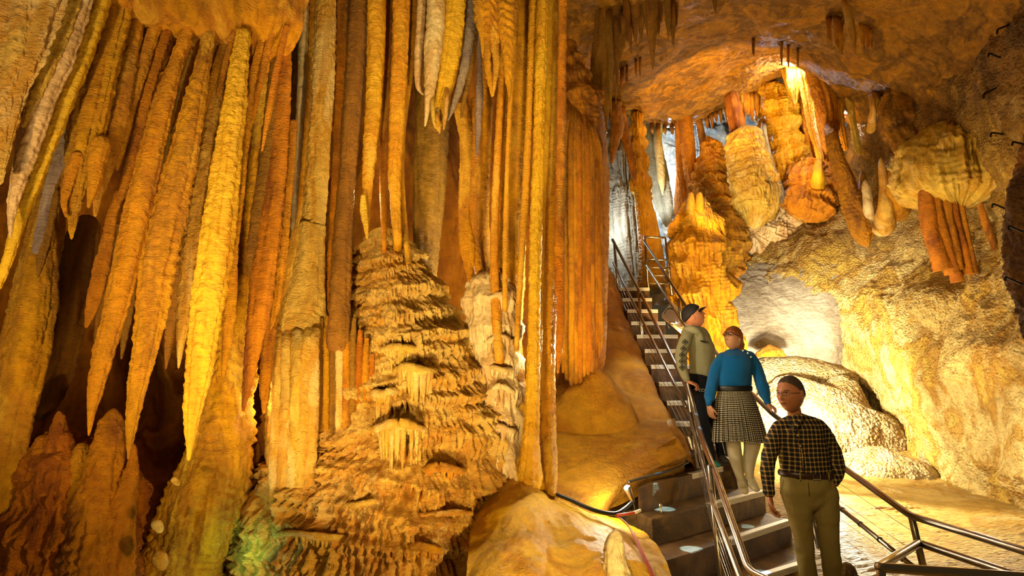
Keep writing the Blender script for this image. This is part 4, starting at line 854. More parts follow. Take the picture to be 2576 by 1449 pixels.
patch('flowstone_slope', [
    [(1815, 545, 13.4), (1880, 590, 13.0), (1960, 600, 12.6), (2040, 560, 12.2), (2110, 540, 11.4), (2160, 600, 10.9)],
    [(1808, 640, 12.2), (1880, 650, 12.0), (1960, 660, 11.6), (2040, 650, 11.2), (2120, 640, 10.8), (2190, 660, 10.6)],
    [(1802, 740, 11.6), (1880, 740, 11.4), (1960, 745, 11.1), (2040, 745, 10.8), (2120, 740, 10.5), (2170, 745, 10.4)],
    [(1798, 840, 11.3), (1880, 840, 11.1), (1960, 840, 10.9), (2040, 840, 10.7), (2100, 830, 10.5), (2140, 830, 10.6)],
    [(1795, 930, 11.2), (1880, 930, 11.1), (1960, 930, 10.9), (2040, 930, 10.8), (2100, 920, 10.7), (2150, 910, 10.8)],
], 240, 240, M['grey'], [(.7, .07, 3, False, N1), (6, .03, 3, True, N1), (16, .01, 2, False, N1)], label='broad smooth grey flowstone slope behind the woman in blue', cat='flowstone slope', seed=21, thick=.2)

for i, (x, y, L_) in enumerate([(1778, 300, 26), (1790, 292, 34), (1800, 288, 22), (1812, 282, 30), (1826, 274, 36), (1838, 268, 22), (1690, 322, 18), (1672, 326, 14), (1655, 328, 16), (1640, 326, 12)]):
    bc('short dark stalactite in the row on the far rim of the vault', [(x, y, 5), (x + 1, y + L_ * .5, 4), (x + 2, y + L_, 1.2)], 12.4, 'brown', nm='stalactite', cat='stalactite', tip=True, group='short stalactites on the far rim of the vault')
bc('white lit terraced column in the slit beside the fluted pillar', [(1520, 400, 14), (1521, 480, 16), (1522, 520, 20), (1522, 600, 22), (1524, 700, 24)], 13.2, 'cream', shelves=(10, .14, .2, 40))
bc('orange ledge of small shelves where the long glowing stalactite lands', [(2064, 404, 16), (2060, 418, 38), (2052, 440, 52), (2046, 480, 58), (2036, 530, 50), (2030, 560, 20)], 11.2, 'curtain', nm='flowstone_ledge', cat='ledge', head=True, tip=True, flat=.6, shelves=(6, .12, .15, 50))
# ------------------------------------------------------------------ concrete staircase
M['concrete'] = rock('wet_concrete', ['#5E4630', '#72573A', '#4E3A28', '#846644'], cs=1.2, cz=1, bump=.8, bs=45, bz=1, rough=.5, mott=.6, bd=.008)
M['tread'] = rock('wet_tread', ['#5A4636', '#6C543E', '#4C3A2E'], cs=1.5, cz=1, bump=.25, bs=70, bz=1, rough=.2, mott=.3, bd=.003)
M['steel'] = plain('brushed_steel', '#B8AC98', .28, 1., bump=.05, bs=60, var=.05)
M['wire'] = plain('steel_wire', '#C8C4BC', .3, 1.)
M['nosing'] = plain('ribbed_nosing', '#F2EAD4', .4, .0, bump=.3, bs=120, var=.15)
M['black'] = plain('black_rubber', '#14110E', .45, 0)
M['red'] = plain('red_cable', '#A8401C', .45, 0)
M['iron'] = plain('black_iron', '#1A1512', .5, .6)


def ZP(px, py, z):
    """point under pixel on horizontal level z (relative to camera)"""
    v = (724.5 - py) / F; u = (px - 1288) / F
    Y = CT - v * ST; Z = ST + v * CT
    k = z / Z
    return np.array([u * k, Y * k, CZ + z])


stair = empty('concrete_staircase', 'concrete staircase with pale ribbed step edges climbing into the far hall', 'staircase')
edges = {}   # k -> (L, R) nosing edge world points at tread level
zB, RIS = -1.16, .22
low = {-4: ((1800, 1760), (2210, 1620)), -3: ((1775, 1630), (2150, 1500)), -2: ((1722, 1508), (2066, 1403)), -1: ((1672, 1411), (1990, 1308)), 0: ((1640, 1306), (1925, 1234)), 1: ((1604, 1226), (1842, 1168))}
for k, (a, b) in low.items():
    z = zB + RIS * k
    edges[k] = (ZP(*a, z), ZP(*b, z))
ups = {2: (1712, 1850), 3: (1698, 1812), 4: (1678, 1790), 5: (1658, 1772), 6: (1638, 1752), 7: (1622, 1728), 8: (1602, 1705), 9: (1588, 1674), 10: (1578, 1655), 11: (1566, 1640), 12: (1556, 1634)}
for k, (a, b) in ups.items():
    z = zB + RIS * k; d = 5.9 + .33 * k
    y = 950 - 1500 * z / d
    p, q = P(a, 700, d), P(b, 700, d)
    p = P(a, 950, d); q = P(b, 950, d)
    p[0] = P(a, y, d)[0]; q[0] = P(b, y, d)[0]
    p[2] = q[2] = CZ + z
    edges[k] = (p, q)
edges[13] = (edges[12][0] + [0, .9, 0], edges[12][1] + [0.1, .9, 0])
for k in range(-4, 13):
    L_, R_ = edges[k]; L2, R2 = edges[k + 1]
    up = np.array([0, 0, L_[2]])
    bL = np.array([L2[0], L2[1], L_[2]]); bR = np.array([R2[0], R2[1], R_[2]])
    dv = bL - L_; bL = L_ + dv * 1.12 if k < 12 else bL; dv = bR - R_; bR = R_ + dv * 1.12 if k < 12 else bR
    s = box('step', [L_, R_, bR, bL], .55 if k > 1 else .42, M['concrete'], stair, bev=.012)
    # wet tread skin
    f = (R_ - L_) / np.linalg.norm(R_ - L_); nrm = np.array([f[1], -f[0], 0])
    # nosing
    t0 = 0.0 if k > 2 else (.52 if k > 0 else (.46 if k > -2 else .4))
    a = L_ + (R_ - L_) * t0; b = R_
    if k == 2: a = L_ + (R_ - L_) * .3
    up_ = np.array([0, 0, .004])
    wdt = .055
    ns = box('nosing', [a + nrm * .008 + up_, b + nrm * .008 + up_, b - nrm * wdt + up_, a - nrm * wdt + up_], .052, M['nosing'], s, bev=.003)
    for g in range(3):
        gz = np.array([0, 0, -.012 - g * .011])
        V, Q, T = sweep([a + nrm * .0095 + gz, b + nrm * .0095 + gz], .0009, 6)
        link('groove', raw_mesh('groove', V, Q, T), M['tread'], ns)
    if k <= 1:
        V_, Q_, T_ = sweep([a - nrm * .02 + up_ * 1.3, b - nrm * .02 + up_ * 1.3], .0018, 6)

# ------------------------------------------------------------------ handrails
RT = .0225
rl = empty('handrail', 'steel handrail on the left side of the stairs with wires strung below it', 'handrail', 'stair handrails')
top = [P(1541, 603, 9.95), P(1632, 778, 8.35), P(1733, 985, 6.2)]
straight_pipe('top_rail', top, RT, M['steel'], rl)
straight_pipe('top_rail', [P(1730, 968, 6.25), P(1764, 1100, 5.1), P(1800, 1190, 4.55), P(1884, 1437, 3.55), P(1935, 1462, 3.4), P(2010, 1490, 3.3)], RT, M['steel'], rl, bend=.06)
straight_pipe('mid_rail', [P(1543, 661, 9.95), P(1611, 796, 8.6), P(1726, 1024, 6.25)], .017, M['steel'], rl)
straight_pipe('mid_rail', [P(1736, 1040, 6.2), P(1795, 1269, 4.4), P(1862, 1455, 3.7), P(1885, 1520, 3.5)], .018, M['steel'], rl)
for a, b in [((1545, 608, 9.9), (1556, 742, 9.9)), ((1607, 735, 8.65), (1618, 900, 8.6)), ((1730, 972, 6.25), (1753, 1176, 6.25)), ((1785, 1172, 4.62), (1819, 1500, 4.45))]:
    pipe('post', [P(*a), P(*b)], .021, M['steel'], rl)
pipe('post_foot', [P(1618, 897, 8.6), P(1622, 906, 8.5), P(1640, 915, 8.4)], .02, M['steel'], rl, smooth=8)
for t in (1, 2, 3, 4):
    o = t * 17
    pipe('wire', [P(1552 - t, 664 + o * .8, 9.9), P(1614, 800 + o * 1.0, 8.6), P(1736 + t * 2, 1030 + o * 1.55, 6.25)], .0035, M['wire'], rl, n=6)
    pipe('wire', [P(1738 + t * 2, 1030 + o * 1.55, 6.25), P(1792 + t * 4, 1272 + o * 1.8, 4.5), P(1850 + t * 6, 1449 + o * 2, 3.85)], .002, M['wire'], rl, n=6)

rr_ = empty('handrail', 'steel handrail on the right side of the stairs that the woman rests her hand on', 'handrail', 'stair handrails')
straight_pipe('top_rail', [P(1620, 606, 9.95), P(1725, 768, 8.6), P(1800, 885, 7.4), P(1862, 962, 6.6), P(1942, 1040, 5.75), P(2060, 1132, 5.1), P(2290, 1297, 4.05), P(2576, 1386, 3.35), P(2800, 1455, 3.0)], RT, M['steel'], rr_)
straight_pipe('mid_rail', [P(1626, 668, 9.95), P(1721, 818, 8.6), P(1850, 1010, 6.8), P(1985, 1165, 5.6), P(2108, 1273, 5.0), P(2294, 1423, 4.1)], .017, M['steel'], rr_)
for f in (.08, .35, .62, .9):
    a = P(2108, 1273, 5.0); b = P(2294, 1423, 4.1); c = a + (b - a) * f; e = (b - a) / np.linalg.norm(b - a)
    pipe('cable_tie', [c - e * .006, c + e * .006], .021, M['black'], rr_)
for a, b in [((1706, 752, 8.7), (1717, 822, 8.7)), ((1855, 958, 6.6), (1868, 1110, 6.6)), ((2038, 1280, 5.4), (2060, 1378, 5.25)), ((2293, 1300, 4.05), (2326, 1440, 4.0)), ((1960, 1060, 5.6), (1972, 1230, 5.6))]:
    pipe('post', [P(*a), P(*b)], .021, M['steel'], rr_)
for t in range(5):
    o = t * 44
    pipe('wire', [P(1942, 1090 + t * 26, 5.75), P(2110, 1215 + o, 4.95), P(2300 + t * 4, 1340 + o * 1.15, 4.05)], .0018, M['wire'], rr_, n=6)
gate = empty('landing_guard', 'rectangular steel guard frame at the head of the stairs', 'guard rail')
for a, b in [((1622, 596), (1632, 744)), ((1673, 598), (1690, 742)), ((1622, 596), (1673, 598)), ((1628, 652), (1680, 654))]:
    pipe('rail' if a[1] - b[1] > -10 else 'post', [P(*a, 10.1), P(*b, 10.1)], .02, M['steel'], gate)
for y in (673, 693, 713):
    pipe('wire', [P(1630, y, 10.1), P(1684, y + 1, 10.1)], .006, M['wire'], gate, n=6)
cr_ = empty('handrail', 'heavy steel corner handrail of the lower landing at the bottom right', 'handrail', 'stair handrails')
straight_pipe('top_rail', [P(2640, 1462, 2.95), P(2560, 1451, 3.0), P(2208, 1427, 3.15), P(2312, 1366, 3.95), P(2576, 1455, 3.3), P(2760, 1520, 3.0)], .0235, M['steel'], cr_, bend=.04, n=18)
pipe('post', [P(2216, 1435, 3.15), P(2230, 1640, 3.15)], .021, M['steel'], cr_)

# ------------------------------------------------------------------ lamps, cables, fixtures
M['glow'] = plain('lamp_glass', '#FFFFFF', .3, emis='#FFFFFF', es=14)
def spot_fixture(face, back, r, lbl, lit=True, group=None):
    o = empty('spot_lamp', lbl, 'lamp', group)
    f, b = np.array(face), np.array(back); ax = (b - f) / np.linalg.norm(b - f)
    pipe('housing', [f, f + ax * r * .4, f + ax * r * 1.6, b], [r, r, r * .85, r * .55], M['steel'], o, n=18)
    V, Q, T = sweep([f - ax * .004, f + ax * .002], r * .86, 18)
    link('lens', raw_mesh('lens', V, Q, T), M['glow'] if lit else M['black'], o)
    pipe('cable', [b, b + ax * .03 + [0, 0, -.03], b + [0, .01, -.09]], .005, M['black'], o, smooth=8, n=8)
    return o
spot_fixture(P(1577, 1226, 4.98), P(1593, 1262, 5.0), .030, 'small steel spot lamp glowing beside the top concrete block')
spot_fixture(P(1734, 1100, 6.1), P(1742, 1132, 6.05), .04, 'steel spot lamp strapped to the handrail post', lit=False)
spot_fixture(P(1671, 679, 9.9), P(1683, 672, 9.9), .028, 'tiny lit lamp on the guard frame at the head of the stairs')
spot_fixture(P(1698, 813, 9.3), P(1684, 812, 9.3), .035, 'small lamp on the ground right of the upper steps')
tag(pipe('power_cable', [P(1375, 1228, 4.95), P(1400, 1243, 4.85), P(1432, 1256, 4.8), P(1470, 1274, 4.75), P(1510, 1288, 4.72), P(1548, 1292, 4.74), P(1572, 1280, 4.8), P(1590, 1264, 4.9)], .016, M['black'], smooth=60), 'thick black cable crossing the flowstone below the orange column', 'cable')
tag(pipe('power_cable', [P(1582, 1212, 5.05), P(1600, 1206, 5.2), P(1650, 1193, 5.5), P(1700, 1178, 5.8), P(1732, 1162, 5.98)], .011, M['black'], smooth=40), 'black cable running along the edge of the flat flowstone to the handrail post', 'cable')
for j in range(3):
    tag(pipe('red_cable', [P(1548 + j * 3, 1296, 4.72), P(1575 + j * 2, 1316 + j * 3, 4.6), P(1592 + j * 2, 1345, 4.45), P(1612 + j * 3, 1390, 4.25), P(1630 + j * 4, 1430, 4.1), P(1648 + j * 5, 1480, 3.95)], .005, M['red'], smooth=50, n=8), 'thin red cable in the bundle running down beside the concrete steps', 'cable', 'red cables beside the steps')
cn = empty('cable_connector', 'orange sleeve with a white plug at the end of the black cable', 'connector')
pipe('sleeve', [P(1552, 1296, 4.7), P(1578, 1293, 4.72), P(1596, 1290, 4.74)], .011, M['red'], cn)
pipe('plug', [P(1596, 1290, 4.74), P(1611, 1284, 4.78)], .012, plain('white_plastic', '#D8C8A0', .4), cn)
tag(pipe('eye_bolt', [P(1664, 1290, 4.95), P(1663, 1278, 4.95), P(1660, 1272, 4.95), P(1662, 1268, 4.95), P(1665, 1274, 4.95)], .006, M['steel'], smooth=24), 'small steel eye bolt standing on the second concrete step', 'bolt')
# equipment box right of upper stairs
eb = empty('equipment_cover', 'pale angled equipment cover with a black hose beside the upper steps', 'cover')
box('panel', [P(1664, 790, 9.6), P(1722, 838, 9.0), P(1735, 800, 9.4), P(1690, 758, 9.9)], .06, plain('grey_panel', '#B8AE94', .5, var=.1, bs=20), eb, bev=.01)
pipe('hose', [P(1672, 788, 9.3), P(1682, 776, 9.2), P(1700, 782, 9.0), P(1712, 800, 8.95), P(1718, 818, 8.9)], .012, M['black'], eb, smooth=20)
# iron hooks on the buttress
for i, (x, y, dx, dy, lb) in enumerate([
        (2524, 26, 26, 6, 'topmost'), (2508, 74, 36, -14, 'second from the top'), (2486, 133, 30, 12, 'third from the top'), (2474, 236, 40, -18, 'fourth from the top'), (2492, 334, 42, 4, 'fifth from the top'),
        (2546, 356, 34, 8, 'rightmost upper'), (2496, 512, 36, 14, 'sixth down, beside the canopy'), (2536, 568, 34, 14, 'seventh down'), (2528, 696, 40, 18, 'lowest')]):
    dd = [6.2, 6.1, 6.2, 6.35, 6.35, 4.8, 6.6, 4.5, 4.55][i]
    a = P(x, y + (10 if dy >= 0 else 12), dd); b = P(x + 1, y, dd); c = P(x + dx, y + dy, dd + .03); e = P(x + dx + 24, y + dy + 3, dd + .6)
    tag(straight_pipe('iron_hook', [a, b, c, e], .0016 * dd, M['iron'], n=8, bend=.02), f'bent black iron hook in the right rock, {lb}', 'hook', 'iron hooks in the right rock')
# ------------------------------------------------------------------ people
def osw(pts, ru, rw, uref=(1, 0, 0), n=16, caps=True):
    """ellipse sweep: pts world, ru radius along uref-ish axis, rw the other"""
    C = np.array(pts, float); k = len(C)
    if k > 2 and k < 12:
        t = np.linspace(0, k - 1, (k - 1) * 4 + 1)
        C = catmull(C, t)
        ru = np.interp(t, range(k), np.full(k, ru) if np.isscalar(ru) else ru); rw = np.interp(t, range(k), np.full(k, rw) if np.isscalar(rw) else rw)
        k = len(C)
    ru = np.full(k, ru) if np.isscalar(ru) else np.array(ru, float); rw = np.full(k, rw) if np.isscalar(rw) else np.array(rw, float)
    T = np.gradient(C, axis=0); T /= np.linalg.norm(T, axis=1)[:, None] + 1e-9
    uref = np.array(uref, float)
    U = uref - (T @ uref)[:, None] * T; U /= np.linalg.norm(U, axis=1)[:, None] + 1e-9
    W = np.cross(T, U)
    if caps:
        def cap(i, s):
            m_ = min(ru[i], rw[i])
            return [(C[i] + s * T[i] * m_ * a, ru[i] * b, rw[i] * b) for a, b in ((.45, .86), (.8, .55), (.95, .25))]
        A = cap(0, -1)[::-1]; B = cap(-1, 1)
        C = np.concatenate([[a[0] for a in A], C, [b[0] for b in B]])
        ru = np.concatenate([[a[1] for a in A], ru, [b[1] for b in B]]); rw = np.concatenate([[a[2] for a in A], rw, [b[2] for b in B]])
        U = np.concatenate([[U[0]] * 3, U, [U[-1]] * 3]); W = np.concatenate([[W[0]] * 3, W, [W[-1]] * 3]); k += 6
    th = np.linspace(0, 2 * np.pi, n, endpoint=False)
    V = C[:, None] + U[:, None] * (np.cos(th)[None, :, None] * ru[:, None, None]) + W[:, None] * (np.sin(th)[None, :, None] * rw[:, None, None])
    Q = grid_faces(k, n, True)[:, ::-1]
    Vf = np.concatenate([V.reshape(-1, 3), [C[0]], [C[-1]]])
    j = np.arange(n); jn = (j + 1) % n
    return Vf, Q, np.concatenate([np.stack([np.full(n, k * n), j, jn], -1), np.stack([np.full(n, k * n + 1), (k - 1) * n + jn, (k - 1) * n + j], -1)])


def fused(name, parts, mat, parent, voxel=.008, sm=4, folds=0., fs=.12):
    V, Q, T = merge(parts)
    o = link(name, raw_mesh(name, V, Q, T), mat, parent)
    m = o.modifiers.new('fuse', 'REMESH'); m.mode = 'VOXEL'; m.voxel_size = voxel; m.use_smooth_shade = True
    m = o.modifiers.new('soft', 'SMOOTH'); m.factor = .5; m.iterations = sm
    if folds:
        t = bpy.data.textures.new('cloth_folds', 'CLOUDS'); t.noise_scale = fs; t.noise_depth = 2
        m = o.modifiers.new('folds', 'DISPLACE'); m.texture = t; m.strength = folds; m.mid_level = .5; m.texture_coords = 'LOCAL'
    return o


def frame_of(fwd, up=(0, 0, 1)):
    f = np.array(fwd, float); f /= np.linalg.norm(f)
    r = np.cross(f, np.array(up, float)); r /= np.linalg.norm(r)     # person's right... image left when facing camera
    u = np.cross(r, f)
    return r, f, u


def head_surface(n, h, fem=False):
    """n unit dirs (.,3) in head frame (x side, y forward, z up) -> points (m). h = head height"""
    x, y, z = n[..., 0], n[..., 1], n[..., 2]
    s = h / .24
    ax, ay, az = .081, .098, .120
    jaw = np.clip(-z - .15, 0, 1)
    X = x * ax * (1 - .34 * jaw ** 1.3)
    Yv = y * ay * (1 + .02 * z) - .012 * jaw * (y < 0)
    Yv = np.where(y > 0, Yv * (1 - .10 * jaw) + .010 * jaw, Yv * (1 - .35 * jaw))
    Z = z * az * np.where(z < 0, 1.0, .98)
    Pn = np.stack([X, Yv, Z], -1)

    def g(cx, cz, sx, sz, front=True):
        return np.exp(-((X - cx) / sx) ** 2 - ((Z - cz) / sz) ** 2) * (y > 0)
    d = 0
    ny = g(0, -.012, .012, .022) * .016 + g(0, -.024, .015, .009) * .012 + g(0, .012, .009, .02) * .006
    d = d + ny
    d = d - .010 * (g(.031, .010, .017, .011) + g(-.031, .010, .017, .011))
    d = d + .005 * (g(.03, .030, .024, .008) + g(-.03, .030, .024, .008))
    d = d + .005 * g(0, -.052, .022, .006) + .005 * g(0, -.064, .018, .006) - .004 * g(0, -.058, .024, .0028)
    d = d + .008 * g(0, -.098, .022, .014)
    d = d + .004 * (g(.045, -.02, .018, .018) + g(-.045, -.02, .018, .018))
    Pn[..., 1] += d
    return Pn * s


def sph(nv=72, nu=96):
    ph = np.linspace(0.02, np.pi - .02, nv)[:, None]; th = np.linspace(0, 2 * np.pi, nu, endpoint=False)[None]
    return np.stack([np.sin(ph) * np.sin(th), np.sin(ph) * np.cos(th), np.cos(ph) * np.ones_like(th)], -1)


def sphere_mesh(Vg):
    nv, nu = Vg.shape[:2]
    V = np.concatenate([Vg.reshape(-1, 3), [Vg[0].mean(0)], [Vg[-1].mean(0)]])
    Q = grid_faces(nv, nu, True)
    j = np.arange(nu); jn = (j + 1) % nu
    T = np.concatenate([np.stack([np.full(nu, nv * nu), jn, j], -1), np.stack([np.full(nu, nv * nu + 1), (nv - 1) * nu + j, (nv - 1) * nu + jn], -1)])
    return V, Q, T


def make_head(center, h, fwd, tilt_up=(0, 0, 1)):
    r, f, u = frame_of(fwd, tilt_up)
    Rm = np.stack([r, f, u])          # rows
    tow = lambda L: np.asarray(L) @ Rm + center
    S = sph()
    base = sphere_mesh(tow(head_surface(S, h)))
    s = h / .24
    parts = [base]
    for sx in (1, -1):                # ears
        E = sph(16, 20); E = E * np.array([.009, .018, .031]) * s
        E[..., 0] += sx * .004 * s
        parts.append(sphere_mesh(tow(E + np.array([sx * .077, -.004, -.002]) * s)))
    return parts, tow, s, S


def face_bits(tow, s, body, eye_col='#2A1C10', lips='#8A4A38', brow='#3A2416', mouth=.020):
    for sx in (1, -1):
        e = osw([tow(np.array([sx * .031, .0745, .010]) * s), tow(np.array([sx * .031, .0805, .010]) * s)], .0108 * s, .0044 * s, uref=tow([1, 0, 0]) - tow([0, 0, 0]), n=12)
        ob = link('eye', raw_mesh('eye', *e), M['eyewhite'], body)
        e = osw([tow(np.array([sx * .031 + .001, .080, .011]) * s), tow(np.array([sx * .031 + .001, .0865, .011]) * s)], .0042 * s, .0040 * s, uref=tow([1, 0, 0]) - tow([0, 0, 0]), n=10)
        link('iris', raw_mesh('iris', *e), M['iris'], ob)
        e = osw([tow(np.array([sx * .016, .093, .0265]) * s), tow(np.array([sx * .03, .0925, .0305]) * s), tow(np.array([sx * .047, .082, .0265]) * s)], .003 * s, .0022 * s, n=8)
        link('eyebrow', raw_mesh('eyebrow', *e), plain('brow_hair', brow, .8), body)
    e = osw([tow(np.array([-mouth, .087, -.058]) * s), tow(np.array([-mouth * .5, .0955, -.0565]) * s), tow(np.array([0, .098, -.0575]) * s), tow(np.array([mouth * .5, .0955, -.0565]) * s), tow(np.array([mouth, .087, -.058]) * s)], [.001 * s, .003 * s, .0035 * s, .003 * s, .001 * s], [.002 * s, .0055 * s, .006 * s, .0055 * s, .002 * s], uref=(0, 1, 0), n=10)
    link('lips', raw_mesh('lips', *e), plain('lips', lips, .5), body)


def glasses(tow, s, parent, mat, w=.027, hgt=.016, th=.0016, full=True):
    g = None
    for sx in (1, -1):
        pts = []
        for a in np.linspace(0, 2 * math.pi, 25):
            cx, sz = math.cos(a), math.sin(a)
            x = sx * .033 + w * .92 * math.copysign(abs(cx) ** .55, cx); z = .009 + hgt * .9 * math.copysign(abs(sz) ** .55, sz)
            pts.append(tow(np.array([x, .106 - .25 * abs(x) ** 1.3 * 1.2, z]) * s))
        V, Q, T = sweep(pts, th, 6, caps=False)
        o = link('lens_rim', raw_mesh('lens_rim', V, Q, T), mat, parent)
        pipe('temple', [tow(np.array([sx * .060, .095, .014]) * s), tow(np.array([sx * .079, .05, .012]) * s), tow(np.array([sx * .083, .0, .006]) * s)], th * 1.1, mat, parent, n=6, smooth=8)
    pipe('bridge', [tow(np.array([-.008, .108, .012]) * s), tow(np.array([0, .110, .014]) * s), tow(np.array([.008, .108, .012]) * s)], th, mat, parent, n=6, smooth=6)


def hand(w, d, pn, th_side, size=1., curl=.5, spread=.06, thumb=.5):
    """w wrist, d direction of fingers, pn palm normal, th_side +1/-1 thumb along lateral"""
    d = np.array(d, float); d /= np.linalg.norm(d); pn = np.array(pn, float); pn -= d * (pn @ d); pn /= np.linalg.norm(pn)
    lat = np.cross(d, pn) * th_side
    S = size; w = np.array(w, float)
    out = [osw([w - d * .02 * S, w + d * .02 * S, w + d * .055 * S, w + d * .088 * S], [.025 * S, .031 * S, .039 * S, .038 * S], [.018 * S, .016 * S, .014 * S, .0115 * S], uref=lat, n=16)]
    kn = w + d * .085 * S
    for i, (off, L) in enumerate([(.029, .068), (.010, .076), (-.009, .070), (-.027, .056)]):
        p = kn + lat * off * S - d * abs(off) * .15; a = .12 + curl * .45
        seg = [L * .46, L * .31, L * .25]; pts = [p - d * .015 * S]
        q = p; dd = d + lat * spread * (off / .03)
        ang = 0
        pts.append(q)
        for sg in seg:
            ang += a + .04 * i
            v = dd * math.cos(ang) + pn * math.sin(ang); v /= np.linalg.norm(v)
            q = q + v * sg * S; pts.append(q)
            a = curl * .95
        r = .0088 if i < 3 else .0075
        out.append(osw(pts, [r * S * c for c in (1.05, 1.05, 1, .92, .8)], [r * S * c for c in (1.05, 1.05, 1, .92, .8)], uref=lat, n=10))
    b = w + d * .028 * S + lat * .024 * S
    t1 = b + (d * .62 + lat * .72 * (1 - thumb * .5) + pn * .3) * .034 * S
    t2 = t1 + (d * .85 + lat * .30 * (1 - thumb) + pn * (.25 + thumb * .4)) * .030 * S
    t3 = t2 + (d * .95 + pn * (.3 + thumb * .4)) * .024 * S
    out.append(osw([b - d * .01, b + (t1 - b) * .5, t1, t2, t3], [.013 * S, .0135 * S, .0115 * S, .0105 * S, .0085 * S], [.013 * S, .0135 * S, .0115 * S, .0105 * S, .0085 * S], uref=lat, n=10))
    return out


M['skin'] = plain('skin', '#C48A5E', .5, bump=.08, bs=90, var=.06)
M['skin2'] = plain('skin_ruddy', '#B8754C', .5, bump=.08, bs=90, var=.08)
M['eyewhite'] = plain('eye_white', '#D8CCB8', .3)
M['iris'] = plain('iris', '#241810', .2)
M['gl_black'] = plain('dark_glasses', '#17120F', .35, .2)
M['gl_steel'] = plain('wire_glasses', '#6A6258', .3, .8)


def J(D):
    return lambda px, py, dy=0.: P(px, py, D + dy)


def limb(jf, D, rows, ell=1., uref=(1, 0, 0), n=16):
    pts = [jf(r[0], r[1], r[3] if len(r) > 3 else 0) for r in rows]
    rad = [r[2] * mpp(r[1], D) for r in rows]
    return osw(pts, rad, [a * ell for a in rad], uref, n)


# ---- cloth materials
def plaid_mat():
    m = bpy.data.materials.new('checked_cotton'); m.use_nodes = True
    nt = m.node_tree; L = nt.links; b = nt.nodes['Principled BSDF']
    tc = nn(nt, 'ShaderNodeTexCoord')
    nz = nn(nt, 'ShaderNodeTexNoise'); nz.inputs['Scale'].default_value = 5; L.new(tc.outputs['Object'], nz.inputs[0])
    mx = nn(nt, 'ShaderNodeVectorMath', operation='MULTIPLY_ADD'); mx.inputs[1].default_value = (.02, .02, .02)
    L.new(nz.outputs['Color'], mx.inputs[0]); L.new(tc.outputs['Object'], mx.inputs[2])
    sp = nn(nt, 'ShaderNodeSeparateXYZ'); L.new(mx.outputs[0], sp.inputs[0])
    outs = []
    for ch, per in ((0, .031), (2, .031)):
        a = nn(nt, 'ShaderNodeMath', operation='PINGPONG'); a.inputs[1].default_value = per / 2
        L.new(sp.outputs[ch], a.inputs[0])
        r = nn(nt, 'ShaderNodeMapRange'); r.interpolation_type = 'SMOOTHSTEP'; r.inputs[1].default_value = per * .27; r.inputs[2].default_value = per * .45
        L.new(a.outputs[0], r.inputs[0]); outs.append(r)
    ad = nn(nt, 'ShaderNodeMath', operation='ADD'); L.new(outs[0].outputs[0], ad.inputs[0]); L.new(outs[1].outputs[0], ad.inputs[1])
    rp = nn(nt, 'ShaderNodeValToRGB'); cr = rp.color_ramp
    cr.elements[0].color = lin('#1E1C22'); cr.elements[1].color = lin('#CCA858'); e = cr.elements.new(.5); e.color = lin('#76603A')
    hf = nn(nt, 'ShaderNodeMath', operation='MULTIPLY'); hf.inputs[1].default_value = .5
    L.new(ad.outputs[0], hf.inputs[0]); L.new(hf.outputs[0], rp.inputs[0]); L.new(rp.outputs[0], b.inputs['Base Color'])
    b.inputs['Roughness'].default_value = .8; b.inputs['Specular IOR Level'].default_value = .15
    return m


def check_mat():
    m = bpy.data.materials.new('checked_knit'); m.use_nodes = True
    nt = m.node_tree; L = nt.links; b = nt.nodes['Principled BSDF']
    tc = nn(nt, 'ShaderNodeTexCoord'); sp = nn(nt, 'ShaderNodeSeparateXYZ'); L.new(tc.outputs['UV'], sp.inputs[0])
    res = []
    for ch, N_, th_ in ((0, 112, .42), (1, 34, .42)):
        a = nn(nt, 'ShaderNodeMath', operation='MULTIPLY'); a.inputs[1].default_value = N_; L.new(sp.outputs[ch], a.inputs[0])
        f = nn(nt, 'ShaderNodeMath', operation='FRACT'); L.new(a.outputs[0], f.inputs[0])
        g = nn(nt, 'ShaderNodeMath', operation='GREATER_THAN'); g.inputs[1].default_value = th_; L.new(f.outputs[0], g.inputs[0]); res.append(g)
    mu = nn(nt, 'ShaderNodeMath', operation='MULTIPLY'); L.new(res[0].outputs[0], mu.inputs[0]); L.new(res[1].outputs[0], mu.inputs[1])
    mix = nn(nt, 'ShaderNodeMixRGB'); mix.inputs[1].default_value = lin('#15110F'); mix.inputs[2].default_value = lin('#D8CBA8')
    L.new(mu.outputs[0], mix.inputs[0]); L.new(mix.outputs[0], b.inputs['Base Color'])
    b.inputs['Roughness'].default_value = .85; b.inputs['Specular IOR Level'].default_value = .1
    return m


def cloth(name, col, **k):
    k.setdefault('bump', .35); k.setdefault('bs', 150); k.setdefault('var', .12); k.setdefault('spec', .15)
    return plain(name, col, .85, **k)


def hair_obj(tow, s, S, h, parent, mat, mask, thick=.010, noise=.004, name='hair'):
    S = sph(150, 190)
    B = head_surface(S, h)
    n = S
    k = mask(n)                      # 0..1
    nz = (fbm(n * np.array([1, 1, .5]), 16, 3, off=3.) ) * noise
    rad = 1 + (thick * s + nz) / (.09 * s)
    V = B * np.where(k > .5, rad, 1)[..., None] * (1 - .10 * np.clip(1 - 2 * k, 0, 1))[..., None]
    V = B * (.90 + (rad - .90) * np.clip(k, 0, 1))[..., None]
    return link(name, raw_mesh(name, *sphere_mesh(tow(V))), mat, parent)


